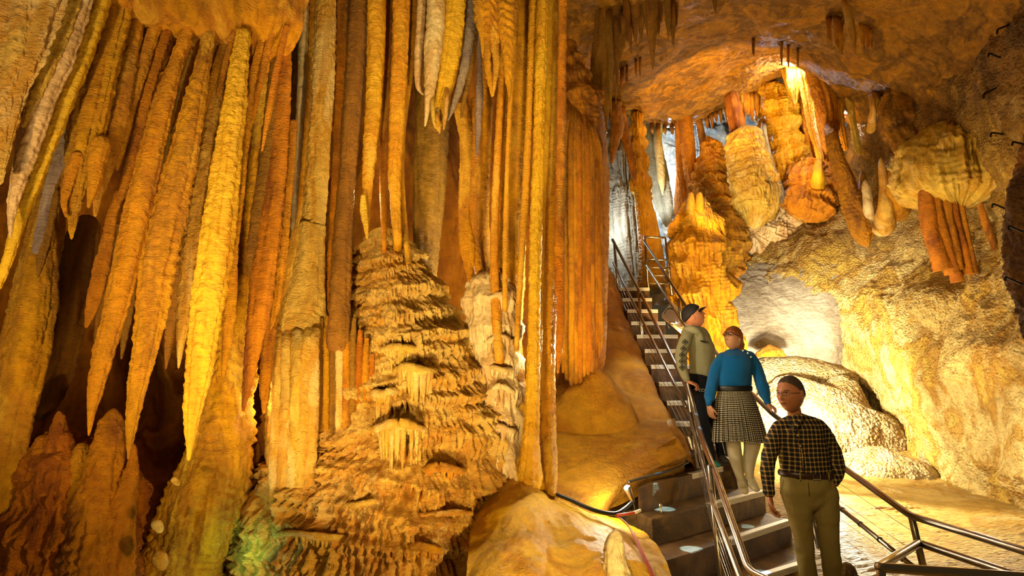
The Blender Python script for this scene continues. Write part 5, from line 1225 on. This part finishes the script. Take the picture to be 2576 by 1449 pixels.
# ================= man in checked shirt
D = 4.35; j = J(D); mp_ = mpp(1100, D)
man = empty('person', 'man with glasses in a dark checked shirt and khaki trousers, one hand in his pocket', 'person', 'visitors on the stairs')
hd, tow, hs, S = make_head(P(1989, 991, D - .03), .255, (-.86, -.52, -.05))
legsL = [(2002, 1235, 30), (2010, 1275, 26), (2016, 1310, 22), (2022, 1350, 18), (2027, 1390, 16), (2034, 1449, 15), (2041, 1520, 13), (2044, 1570, 12)]
legsR = [(2068, 1235, 30), (2075, 1280, 26), (2081, 1320, 22), (2086, 1360, 18), (2092, 1410, 16), (2096, 1470, 15), (2100, 1520, 13), (2102, 1570, 12)]
armL = [(1962, 1076, 14, .0), (1944, 1112, 13, -.02), (1933, 1155, 12, -.04), (1933, 1200, 10, -.07), (1936, 1240, 8.5, -.10)]
armR = [(2056, 1074, 14, .0), (2082, 1112, 13, .03), (2100, 1155, 12, .05), (2106, 1180, 10, .02), (2096, 1212, 9, -.04)]
bodyparts = hd + [limb(j, D, [(2028, 1230, 52), (2026, 1190, 50), (2020, 1140, 50), (2012, 1100, 52), (2007, 1076, 46), (2004, 1062, 24), (2000, 1046, 18), (1996, 1025, 17)], .62),
                  limb(j, D, legsL), limb(j, D, legsR), limb(j, D, armL), limb(j, D, armR)]
bodyparts += hand(P(1936, 1246, D - .10), (.10, -.05, -1), (.75, -.55, 0), 1, 1.0, .42, .04, .4)
bodyparts += hand(P(2095, 1216, D - .05), (-.35, -.1, -1), (-.5, .3, 0), -1, .9, .3)
body = fused('body', bodyparts, M['skin2'], man, .0055, 2)
face_bits(tow, hs, body.parent, brow='#4A3826', lips='#7A4030')
M['plaid'] = plaid_mat()
shirt = fused('checked_shirt', [
    limb(j, D, [(2028, 1206, 60), (2027, 1186, 64), (2024, 1160, 64), (2020, 1130, 61), (2014, 1100, 61), (2009, 1078, 60), (2006, 1064, 44), (2003, 1052, 22)], .64, n=28),
    limb(j, D, [(1966, 1074, 20, .0), (1950, 1098, 20, -.01), (1940, 1130, 19, -.03), (1932, 1165, 18, -.05), (1932, 1205, 16, -.08), (1934, 1238, 13.5, -.10)]),
    limb(j, D, [(2054, 1070, 20, .0), (2078, 1100, 20, .02), (2096, 1138, 19, .04), (2107, 1170, 18.5, .03), (2106, 1192, 17, .0), (2098, 1212, 14, -.04)]),
    limb(j, D, [(1966, 1068, 13), (1984, 1060, 14), (2004, 1052, 15), (2026, 1056, 14), (2052, 1064, 13)], 1.2)], M['plaid'], man, .009, 4, .018, .09)
# collar, placket, pocket, buttons
pipe('collar', [P(1981, 1050, D - .06), P(1985, 1064, D - .13), P(1999, 1078, D - .165), P(2010, 1066, D - .14), P(2020, 1050, D - .08)], [.008, .012, .006, .012, .008], M['plaid'], shirt, n=8, smooth=24)
pipe('placket', [P(2001, 1080, D - .168), P(2010, 1110, D - .192), P(2018, 1140, D - .196), P(2022, 1180, D - .196)], .004, M['plaid'], shirt, n=6, smooth=16)
pb = plain('shirt_button', '#C8B890', .4)
for (x, y, q) in [(2006, 1095, .19), (2014, 1122, .2), (2019, 1150, .203)]:
    pipe('button', [P(x, y, D - q), P(x, y, D - q - .004)], .005, pb, shirt, n=10)
M['khaki'] = cloth('khaki_cotton', '#8E7C46', var=.08)
tr = fused('trousers', [
    limb(j, D, [(2027, 1190, 61), (2029, 1206, 65), (2032, 1228, 69), (2034, 1246, 62)], .64, n=24),
    limb(j, D, [(2002, 1235, 38), (2008, 1272, 32), (2014, 1310, 27), (2020, 1350, 23.5), (2026, 1390, 22), (2033, 1449, 21.5), (2041, 1520, 20), (2044, 1572, 20)]),
    limb(j, D, [(2068, 1235, 38), (2076, 1278, 33), (2082, 1320, 27), (2086, 1360, 24), (2092, 1410, 23), (2096, 1470, 21), (2100, 1520, 20), (2103, 1572, 20)])], M['khaki'], man, .009, 4, .022, .10)
for sx, a, b in [(0, (1972, 1208), (1962, 1240)), (1, (2094, 1206), (2106, 1238))]:
    pipe('pocket_seam', [P(*a, D - .10), P(*b, D - .03)], .0025, M['khaki'], tr, n=6)
pipe('fly_seam', [P(2030, 1206, D - .178), P(2034, 1240, D - .170)], .003, M['khaki'], tr, n=6)
th_ = np.linspace(0, 2 * np.pi, 60)
c0 = P(2027, 1192, D); rb = 65 * mp_
M['belt'] = plain('brown_leather', '#3A2012', .4)
bpts = [c0 + np.array([math.cos(a) * rb, math.sin(a) * rb * .66, -.008 * math.cos(a)]) for a in th_]
bl = link('belt', raw_mesh('belt', *osw(bpts, .006, .019, uref=(0, 1e-3, 0) if False else (0, 0, 1), caps=False)) , M['belt'], man)
bl.data = raw_mesh('belt', *osw(bpts, .018, .006, uref=(0, 0, 1), caps=False)); bl.data.materials.append(M['belt'])
bk = c0 + np.array([math.cos(-1.5) * rb, math.sin(-1.5) * rb * .66 - .008, 0])
pipe('buckle', [bk + [-.024, 0, -.018], bk + [.024, -.001, -.018], bk + [.024, -.001, .018], bk + [-.024, 0, .018], bk + [-.024, 0, -.018]], .003, M['steel'], bl, n=6)
for a in (-2.1, -.95):
    q = c0 + np.array([math.cos(a) * rb, math.sin(a) * rb * .66 - .008, 0]); pipe('belt_loop', [q + [0, 0, -.026], q + [0, -.002, 0], q + [0, 0, .026]], .0055, M['khaki'], bl, n=6)
for sx, x in ((0, 2044), (1, 2103)):
    V = fused('shoe', [osw([P(x, 1576, D + .05), P(x, 1582, D), P(x, 1590, D - .1), P(x, 1596, D - .2)], [.04, .045, .048, .035], [.05, .045, .035, .022])], M['belt'], man, .01, 2)
hair_obj(tow, hs, S, .255, man, plain('grey_brown_hair', '#4C3A2A', .8, bump=.6, bs=200), lambda n: np.clip(((n[..., 2] * 1.0 - n[..., 1] * .80 - .10) * 4 + fbm(n, 14, 2, off=1.) * .5) + .5, 0, 1) * np.clip((n[..., 2] + .30) * 6, 0, 1), .004, .004)
gl = empty('glasses', None, None); gl.parent = man
glasses(tow, hs, gl, M['gl_steel'], .026, .013, .0013)

# ================= woman in the blue jumper
D = 5.9; j = J(D)
wom = empty('person', 'woman with glasses in a fuzzy blue jumper and checked pleated skirt, looking up', 'person', 'visitors on the stairs')
hd, tow, hs, S = make_head(P(1844, 852, D - .03), .222, (-.80, -.60, .42), (.05, .0, 1))
bp_ = hd + [limb(j, D, [(1850, 1085, 34), (1848, 1020, 38), (1848, 975, 34), (1850, 930, 36), (1852, 900, 34), (1852, 889, 15), (1851, 880, 12), (1848, 866, 12)], .66),
            limb(j, D, [(1842, 1080, 19), (1845, 1117, 16), (1851, 1160, 14), (1860, 1192, 9.5), (1864, 1212, 8), (1867, 1226, 8)]),
            limb(j, D, [(1888, 1080, 20), (1892, 1117, 18), (1886, 1160, 13.5), (1885, 1190, 10), (1887, 1206, 8), (1890, 1220, 8)]),
            limb(j, D, [(1815, 902, 10), (1799, 935, 10), (1790, 970, 9), (1784, 1000, 7.5, -.05), (1783, 1020, 6, -.07)]),
            limb(j, D, [(1890, 900, 10), (1906, 935, 10), (1917, 965, 9, -.02), (1925, 995, 7.5, -.08), (1931, 1015, 6, -.10)])]
bp_ += hand(P(1783, 1021, D - .07), (.18, -.1, -1), (.8, .5, 0), 1, .95, .45, .03, .5)
bp_ += hand(P(1931, 1015, D - .10), (.62, -.55, -.62), (-.3, .3, -.9), -1, .92, .85, .03, .7)
body = fused('body', bp_, M['skin'], wom, .0055, 2)
face_bits(tow, hs, body.parent, brow='#7A4A24', lips='#B05A4A', mouth=.018)
M['teal'] = cloth('fuzzy_blue_wool', '#00609E', bump=.9, bs=220)
M['teal'].node_tree.nodes['Principled BSDF'].inputs['Sheen Weight'].default_value = .15
sw = fused('jumper', [
    limb(j, D, [(1847, 980, 39), (1848, 960, 42), (1849, 935, 41), (1851, 912, 42), (1852, 898, 39), (1852, 888, 24), (1852, 884, 17)], .68, n=28), limb(j, D, [(1824, 893, 8), (1836, 887, 9), (1852, 884, 10), (1868, 885, 9), (1882, 892, 8)], 1.1),
    limb(j, D, [(1818, 898, 13), (1803, 920, 14), (1795, 950, 14.5), (1789, 980, 15, -.03), (1785, 998, 14, -.05), (1783, 1008, 9, -.06), (1783, 1018, 8, -.07)]),
    limb(j, D, [(1886, 895, 13), (1900, 918, 14), (1910, 948, 14.5, -.01), (1919, 976, 15.5, -.05), (1924, 992, 14, -.08), (1927, 1002, 10, -.09), (1931, 1012, 8.5, -.10)])], M['teal'], wom, .010, 4, .012, .07)
pb = plain('pearl_button', '#EDE6D2', .25)
for (x, y, q) in [(1869, 882, .12), (1881, 888, .145), (1889, 898, .135)]:
    V, Q, T = sphere_mesh(sph(12, 16) * .009 + P(x, y, D - q)); link('pearl_button', raw_mesh('pearl_button', V, Q, T), pb, sw)
# skirt
n_, m_ = 60, 420
rows = [(1847, 974, 41), (1847, 985, 42), (1850, 1010, 49), (1854, 1045, 56), (1858, 1080, 62), (1861, 1108, 66)]
W = catmull(np.array([[*j(r[0], r[1]), r[2] * mpp(r[1], D)] for r in rows]), np.linspace(0, 5, n_))
th_ = np.linspace(0, 2 * np.pi, m_)[None]
fl = np.linspace(0, 1, n_)[:, None]
ple = np.abs(((th_ / (2 * np.pi) * 42) % 1) - .3) * .03 * fl ** .8
R_ = W[:, 3:4] + ple - .006
Vs = np.stack([W[:, 0:1] + R_ * np.cos(th_), W[:, 1:2] + R_ * .70 * np.sin(th_), W[:, 2:3] + .012 * fl * np.sin(th_ * 3 + 1) + 0 * th_], -1)
uv = np.stack([np.repeat(th_ / (2 * np.pi), n_, 0), np.repeat(fl, m_, 1)], -1).reshape(-1, 2)
sk = link('skirt', raw_mesh('skirt', Vs, grid_faces(n_, m_, False), uv=uv), check_mat(), wom)
bpts = [j(1847, 977) + np.array([math.cos(a) * .168, math.sin(a) * .168 * .70, 0]) for a in np.linspace(0, 2 * np.pi, 50)]
link('waistband', raw_mesh('waistband', *osw(bpts, .026, .006, uref=(0, 0, 1), caps=False)), M['black'], sk)
M['tights'] = cloth('cream_tights', '#C9BC98', bump=.1)
fused('tights', [limb(j, D, [(1842, 1085, 20), (1845, 1117, 18), (1850, 1150, 17.5), (1856, 1178, 13), (1862, 1200, 10.5), (1865, 1216, 9.5)]),
                 limb(j, D, [(1889, 1085, 22), (1892, 1117, 20.5), (1887, 1150, 16.5), (1885, 1178, 12.5), (1886, 1198, 10), (1888, 1210, 9.5)])], M['tights'], wom, .009, 3)
M['cream_shoe'] = plain('cream_suede', '#D2C49C', .7, bump=.3, bs=120)
for a, b, c in [((1865, 1207), (1869, 1224), (1874, 1238)), ((1888, 1203), (1894, 1219), (1903, 1232))]:
    sh = fused('ankle_boot', [osw([P(*a, D + .03), P(a[0] + 1, a[1] + 9, D + .01), P(*b, D - .05), P(*c, D - .14)], [.040, .044, .045, .034], [.05, .05, .042, .022])], M['cream_shoe'], wom, .007, 3)
    for q in range(3):
        x = b[0] + (c[0] - b[0]) * (q - 1) * .35; y = b[1] - 6 + q * 4
        pipe('lace', [P(x - 6, y, D - .075 - q * .02), P(x, y - 1, D - .095 - q * .02), P(x + 6, y, D - .075 - q * .02)], .0022, M['tights'], sh, n=6)
hm = plain('copper_hair', '#9A5520', .55, bump=.7, bs=160)
hair_obj(tow, hs, S, .222, wom, hm, lambda n: np.clip(((n[..., 2] * 1.0 - n[..., 1] * .42 + .06) * 7 + fbm(n * np.array([1, 1, .2]), 20, 2, off=1.) * .6) + .5, 0, 1) * np.clip((n[..., 2] + .62) * 6, 0, 1), .014, .009)
pn_ = fused('ponytail', [osw([tow(np.array([-.02, -.09, .02]) * hs), tow(np.array([-.03, -.115, -.02]) * hs), tow(np.array([-.035, -.11, -.08]) * hs), tow(np.array([-.03, -.09, -.13]) * hs)], [.03, .034, .03, .01], [.03, .03, .026, .01])], hm, wom, .006, 2, .008, .02)
gl = empty('glasses', None, None); gl.parent = wom
glasses(tow, hs, gl, M['gl_black'], .027, .015, .0028)

# ================= man in the cap
D = 6.3; j = J(D)
mc = empty('person', 'man in a black cap and grey hooded top leaning on the rail, gazing upwards', 'person', 'visitors on the stairs')
hd, tow, hs, S = make_head(P(1745, 797, D), .245, (.84, -.34, .42), (-.35, 0, 1))
bp_ = hd + [limb(j, D, [(1760, 965, 24), (1762, 930, 24), (1762, 890, 26), (1756, 858, 27), (1748, 838, 22), (1743, 826, 13), (1742, 812, 13)], .7),
            limb(j, D, [(1754, 975, 14), (1764, 1040, 13), (1777, 1095, 10), (1788, 1158, 8)]),
            limb(j, D, [(1770, 975, 14, .08), (1792, 1040, 13, .08), (1810, 1095, 10, .06), (1819, 1150, 8, .05)]),
            limb(j, D, [(1728, 845, 7, -.08), (1718, 878, 7, -.13), (1714, 908, 6.5, -.16), (1722, 938, 6, -.17), (1729, 957, 6.2, -.17)]),
            limb(j, D, [(1770, 848, 7, .1), (1783, 878, 6, .1), (1783, 904, 6, .04), (1776, 922, 5, -.02)])]
bp_ += hand(P(1730, 959, D - .17), (.80, -.35, -.38), (-.1, .3, -.95), 1, 1.0, .8, .03, .6)
body = fused('body', bp_, M['skin2'], mc, .0055, 2)
face_bits(tow, hs, body.parent, brow='#2A1A10')
M['hood'] = cloth('grey_fleece', '#8E8866', bump=.5)
hj = fused('hooded_top', [
    limb(j, D, [(1760, 952, 25), (1762, 935, 28), (1764, 905, 30), (1762, 875, 32), (1755, 850, 32), (1748, 836, 26), (1744, 828, 17)], .74, n=26),
    limb(j, D, [(1730, 842, 14, -.07), (1720, 866, 15, -.12), (1713, 895, 14.5, -.15), (1714, 918, 13, -.165), (1721, 940, 11, -.17), (1727, 954, 9, -.17)]),
    limb(j, D, [(1770, 845, 13, .10), (1784, 872, 13, .10), (1786, 902, 12, .04), (1778, 925, 10, -.06)]),
    limb(j, D, [(1722, 838, 9, .0), (1728, 829, 10, -.05), (1745, 828, 9, -.1), (1762, 842, 8, -.1), (1766, 856, 5, -.1)], 1.0)], M['hood'], mc, .010, 4, .014, .08)
# diamonds down the sleeve
dm_b = plain('black_print', '#14120F', .6)
fo, fu = 14.5 * mpp(880, D), None
for i, (x, y) in enumerate([(1723, 861), (1719, 877), (1716, 893), (1715, 909), (1716, 925)]):
    q = D - (.125 + .155, .14 + .155, .155 + .152, .165 + .147, .17 + .138)[i] * 1.0
    q = D - [.12, .138, .152, .163, .168][i] - [14.8, 14.6, 14.3, 13.4, 12.6][i] * mpp(y, D) * 1.08
    hw = 7.2
    ring = [P(x - hw, y, q + .012), P(x, y - hw, q), P(x + hw, y, q + .006), P(x, y + hw, q), P(x - hw, y, q + .012)]
    do = straight_pipe('diamond_print', ring, .0035, dm_b, hj, n=6, bend=.001)
    k_ = .52
    bm = bmesh.new(); vv = [bm.verts.new(P(x + a * hw * k_, y + b * hw * k_, q + .003 + (.004 if a < 0 else 0))) for a, b in ((-1, 0), (0, 1), (1, 0), (0, -1))]
    bm.faces.new(vv); bmesh.ops.solidify(bm, geom=bm.faces[:], thickness=.003); me = bpy.data.meshes.new('diamond_fill'); bm.to_mesh(me); bm.free(); link('diamond_fill', me, dm_b, hj)
pipe('chest_print', [P(1762, 857, D - .155), P(1772, 860, D - .15), P(1784, 862, D - .12)], [.006, .010, .004], dm_b, hj, n=8, smooth=8)
pipe('pocket_edge', [P(1776, 912, D - .13), P(1779, 925, D - .14), P(1775, 938, D - .15)], .004, M['hood'], hj, n=6, smooth=10)
M['navy'] = cloth('black_track_cloth', '#15151A', var=.1)
tp = fused('track_pants', [
    limb(j, D, [(1760, 940, 26), (1761, 960, 28), (1762, 980, 26)], .75, n=20),
    limb(j, D, [(1754, 975, 19), (1760, 1010, 18), (1767, 1050, 16), (1777, 1095, 14), (1786, 1150, 12.5), (1788, 1158, 12)]),
    limb(j, D, [(1770, 975, 18, .08), (1782, 1010, 17, .08), (1796, 1050, 15, .08), (1809, 1095, 14, .06), (1817, 1145, 12.5, .05), (1818, 1152, 12, .05)])], M['navy'], mc, .010, 3, .012, .08)
pipe('side_stripe', [P(1806, 1088, D - .045), P(1816, 1110, D - .04), P(1824, 1142, D - .02)], .003, pb, tp, n=6, smooth=10)
def text3d(body_txt, loc, size, parent, mat, name, rot=(math.pi / 2, 0, 0)):
    c = bpy.data.curves.new(name, 'FONT'); c.body = body_txt; c.size = size; c.extrude = .001; c.align_x = 'CENTER'
    o = bpy.data.objects.new(name, c); COL.objects.link(o); o.location = loc; o.rotation_euler = rot
    dg = bpy.context.evaluated_depsgraph_get(); me = bpy.data.meshes.new_from_object(o.evaluated_get(dg))
    bpy.data.objects.remove(o); q = link(name, me, mat, parent); q.location = loc; q.rotation_euler = rot
    return q
text3d('CCC', P(1768, 985, D - .15), .04, tp, pb, 'leg_logo')
for nm_, a, b, c_, mt in [('trainer', (1788, 1156), (1794, 1166), (1806, 1170), '#1E7A72'), ('trainer', (1818, 1148), (1822, 1156), (1829, 1160), '#2A2622')]:
    m_s = plain('trainer_mesh', c_, .5) if False else plain('trainer_mesh', mt, .5)
    fused('trainer', [osw([P(*a, D + .06), P(a[0], a[1] + 6, D + .05), P(*b, D - .02), P(*c_, D - .10)], [.042, .046, .046, .034], [.05, .048, .04, .022])], m_s, mc, .008, 2)
# cap
cm = plain('black_cap_cotton', '#120F0D', .75, bump=.3, bs=150)
cp = hair_obj(tow, hs, S, .245, mc, cm, lambda n: np.clip(((n[..., 2] * 1.0 - n[..., 1] * .30 - .20) * 9) + .5, 0, 1), .018, .001, 'cap')
br = []
for t in np.linspace(-1, 1, 21):
    xa = t * .070; br.append((xa, .072 + .03 * (1 - t * t) ** .5, .052 - .012 * t * t, xa * .86, .075 + .085 * max(0, 1 - t * t) ** .5, .040 - .020 * t * t))
A = np.array([[tow(np.array([b[0], b[1] + (b[4] - b[1]) * f, b[2] + (b[5] - b[2]) * f]) * hs) for f in (0, .35, .7, 1)] for b in br])
k1 = A.reshape(-1, 3); k2 = k1 + (tow([0, 0, -.004]) - tow([0, 0, 0]))
Qb = grid_faces(21, 4, False); ofs = len(k1)
rim = np.concatenate([np.arange(4), np.arange(1, 21) * 4 + 3, 80 + np.arange(2, -1, -1), np.arange(19, 0, -1) * 4]); rn = np.roll(rim, -1)
link('cap_brim', raw_mesh('cap_brim', np.concatenate([k1, k2]), np.concatenate([Qb, Qb[:, ::-1] + ofs, np.stack([rim, rn, rn + ofs, rim + ofs], -1)])), cm, cp)
pipe('sunglasses', [tow(np.array([.080, .03, .062]) * hs), tow(np.array([.074, .06, .064]) * hs), tow(np.array([.05, .095, .066]) * hs)], .006, M['gl_black'], cp, smooth=10)
# ------------------------------------------------------------------ camera, lights
cam_d = bpy.data.cameras.new('camera'); cam = bpy.data.objects.new('camera', cam_d); COL.objects.link(cam)
cam.location = (0, 0, CZ); cam.rotation_euler = (math.pi / 2 + TH, 0, 0)
cam_d.sensor_width = 36; cam_d.lens = 36 * F / 2576; cam_d.clip_start = .05; cam_d.clip_end = 200
scene.camera = cam
w = bpy.data.worlds.new('ambient_fill'); scene.world = w; w.use_nodes = True  # warm ambient fill added in place of bounced light
w.node_tree.nodes['Background'].inputs[0].default_value = (1, .70, .32, 1)
w.node_tree.nodes['Background'].inputs[1].default_value = .04
scene.view_settings.view_transform = 'Standard'; scene.view_settings.look = 'None'; scene.view_settings.gamma = 1
scene.view_settings.exposure = 0.42
scene.cycles.max_bounces = 3; scene.cycles.diffuse_bounces = 2; scene.cycles.glossy_bounces = 1; scene.cycles.transmission_bounces = 1
scene.cycles.caustics_reflective = False; scene.cycles.caustics_refractive = False
scene.cycles.sample_clamp_indirect = 3
scene.cycles.use_denoising = True
scene.cycles.use_adaptive_sampling = True; scene.cycles.adaptive_threshold = .15; scene.cycles.adaptive_min_samples = 16
WARM = (1, .72, .33); AMB = (1, .60, .20); WHITE = (1, .90, .66); COOL = (.74, .88, 1); BLUE = (.45, .7, 1)


def spot(loc, to, e, col=WARM, ang=70, r=.08, blend=.6):  # serves the cave's own lamps and the added fills alike
    l = bpy.data.lights.new('cave_and_fill_light', 'SPOT'); l.energy = e; l.color = col; l.spot_size = math.radians(ang); l.spot_blend = blend; l.shadow_soft_size = r
    o = bpy.data.objects.new('cave_and_fill_light', l); COL.objects.link(o); o.location = loc
    o.rotation_euler = (Vector(to) - Vector(loc)).to_track_quat('-Z', 'Y').to_euler()
    return o


def pt(loc, e, col=WARM, r=.06):
    l = bpy.data.lights.new('cave_and_fill_light', 'POINT'); l.energy = e; l.color = col; l.shadow_soft_size = r
    o = bpy.data.objects.new('cave_and_fill_light', l); COL.objects.link(o); o.location = loc
    return o


z0 = CZ
# unseen low and raised lights near the camera, for left curtain and centre group
spot((-2.7, .9, z0 - 1.0), P(400, 500, 3.7), 280, WARM, 80, .10)
spot((-.6, .5, z0 - 1.4), P(420, 700, 4.0), 55, AMB, 110, .12)
spot((-2.3, 1.2, z0 + .2), P(120, 150, 3.2), 45, WHITE, 100, .10)
spot((-.9, 1.6, z0 - 1.3), P(1000, 640, 4.8), 420, WARM, 66, .10)
spot((.6, 2.2, z0 - 1.4), P(1000, 1150, 4.6), 170, WARM, 120, .08)
spot((.5, 2.4, z0 + 1.3), P(1100, 100, 4.8), 120, WARM, 76, .1)  # warm light added up high to brighten the column tops
# lamp low behind the curtain, glowing on the rust blades
pt(P(700, 1010, 4.6), 10, AMB, .04)
pt(P(926, 500, 4.85), 2.5, (1, .8, .35), .03)  # small light added behind the drip to make it glow
pt(P(1130, 760, 5.3), 12, WHITE, .04)
# white lamp hidden behind the orange column, grazing its right edge and the pillar
for y_, e_ in ((620, 14), (760, 26), (880, 22)):
    pt(P(1437, y_, 4.95), e_, WHITE, .03)
pt(P(1560, 1232, 4.92), 13, WHITE, .03)
pt(P(1420, 1180, 5.6), 12, WHITE, .04)
# amber lamp washing the pillar and apron
spot(P(1560, 900, 4.8), P(1465, 600, 7), 90, AMB, 90, .08)
spot(P(1300, 1000, 4.9), P(1600, 1100, 6.2), 30, AMB, 120, .08)
# stairs
spot(P(1690, 480, 7.0), P(1690, 960, 7.4), 170, COOL, 44, .05)  # cool light added overhead to brighten the step edges
for (x_, y_, d_, a_) in ((1668, 1206, 5.5, 7), (1728, 1288, 5.12, 6), (1700, 1386, 4.72, 7), (1845, 1250, 5.76, 4), (1874, 1343, 5.24, 4)):
    spot(P(1660, 800, 5.2), P(x_, y_, d_), 1100, (.22, .55, 1), a_, .008, .15)  # narrow added spots, each making one blue patch on the treads
pt(P(1708, 838, 9.0), 30, AMB, .04)
pt(P(1806, 850, 9.2), 60, WARM, .06)
# flood behind the people, then lights added for right mounds, floor and wall
spot(P(1965, 1000, 8.2), P(2060, 1090, 10), 700, WHITE, 116, .06)
pt(P(1965, 1010, 8.4), 60, WHITE, .06)
spot(P(1945, 985, 8.8), P(2080, 925, 10.6), 420, WHITE, 110, .05)
spot(P(1960, 1130, 7.4), P(2200, 1000, 10), 230, WHITE, 120, .06)
spot(P(2180, 1200, 6.2), P(2300, 1330, 6.0), 45, WARM, 150, .06)
spot(P(2250, 1000, 5.6), P(2360, 1020, 9), 70, WARM, 110, .15)
pt(P(2480, 1120, 6.4), 26, WHITE, .08)
spot(P(2300, 1250, 6.4), P(2410, 560, 8), 150, WARM, 48, .08)
spot(P(2030, 1000, 7), P(1930, 620, 11.5), 150, COOL, 60, .1)
spot(P(2150, 500, 5.0), P(2460, 250, 6.6), 60, AMB, 80, .1)
# lit vault
spot(P(1800, 420, 9.4), P(1780, 190, 10.8), 300, AMB, 84, .1)
pt(P(1996, 170, 10.6), 70, WHITE, .05)
pt(P(2112, 285, 10.6), 40, WHITE, .05)
spot(P(2020, 480, 10), P(2030, 250, 11), 90, AMB, 90, .06)
spot(P(1800, 700, 5), P(1850, 40, 7.5), 16, WARM, 90, .2)
# far hall
pt(P(1848, 560, 12.3), 110, COOL, .06)
pt(P(1660, 400, 15.2), 900, BLUE, .1)
spot(P(1640, 560, 13), P(1650, 400, 14.5), 120, COOL, 80, .08)
pt(P(1530, 560, 12.2), 50, COOL, .06)
spot(P(1760, 560, 9), P(1900, 430, 11.4), 200, WARM, 60, .08)
spot(P(1690, 640, 8.5), P(1760, 640, 10.5), 60, AMB, 90, .08)
spot(P(1660, 560, 9.5), P(1620, 480, 12), 60, AMB, 70, .08)
pt(P(1640, 450, 12.6), 25, WARM, .08)
# green lamp on the crusted ridge
pt(P(596, 1400, 4.2), 1.6, (.35, 1, .7), .03)
# fills added for the people, buttress, step edges, canopy, floor and mound foot
spot((.2, 1.0, z0 + 1.0), P(1880, 1000, 5.5), 170, WARM, 44, .1)
spot(P(2200, 760, 3.6), P(2560, 600, 5), 30, WARM, 70, .1)
spot((1.0, 3.0, z0 + 1.4), P(1645, 880, 8.3), 90, (1, .93, .8), 17, .05)
spot(P(2240, 760, 6.2), P(2400, 470, 7.6), 75, WARM, 56, .05)
spot(P(2060, 1120, 7.6), P(2330, 1340, 6.2), 260, WHITE, 90, .05)
spot((1.4, 1.6, z0 - 1.2), P(980, 1340, 4.2), 32, AMB, 90, .08)
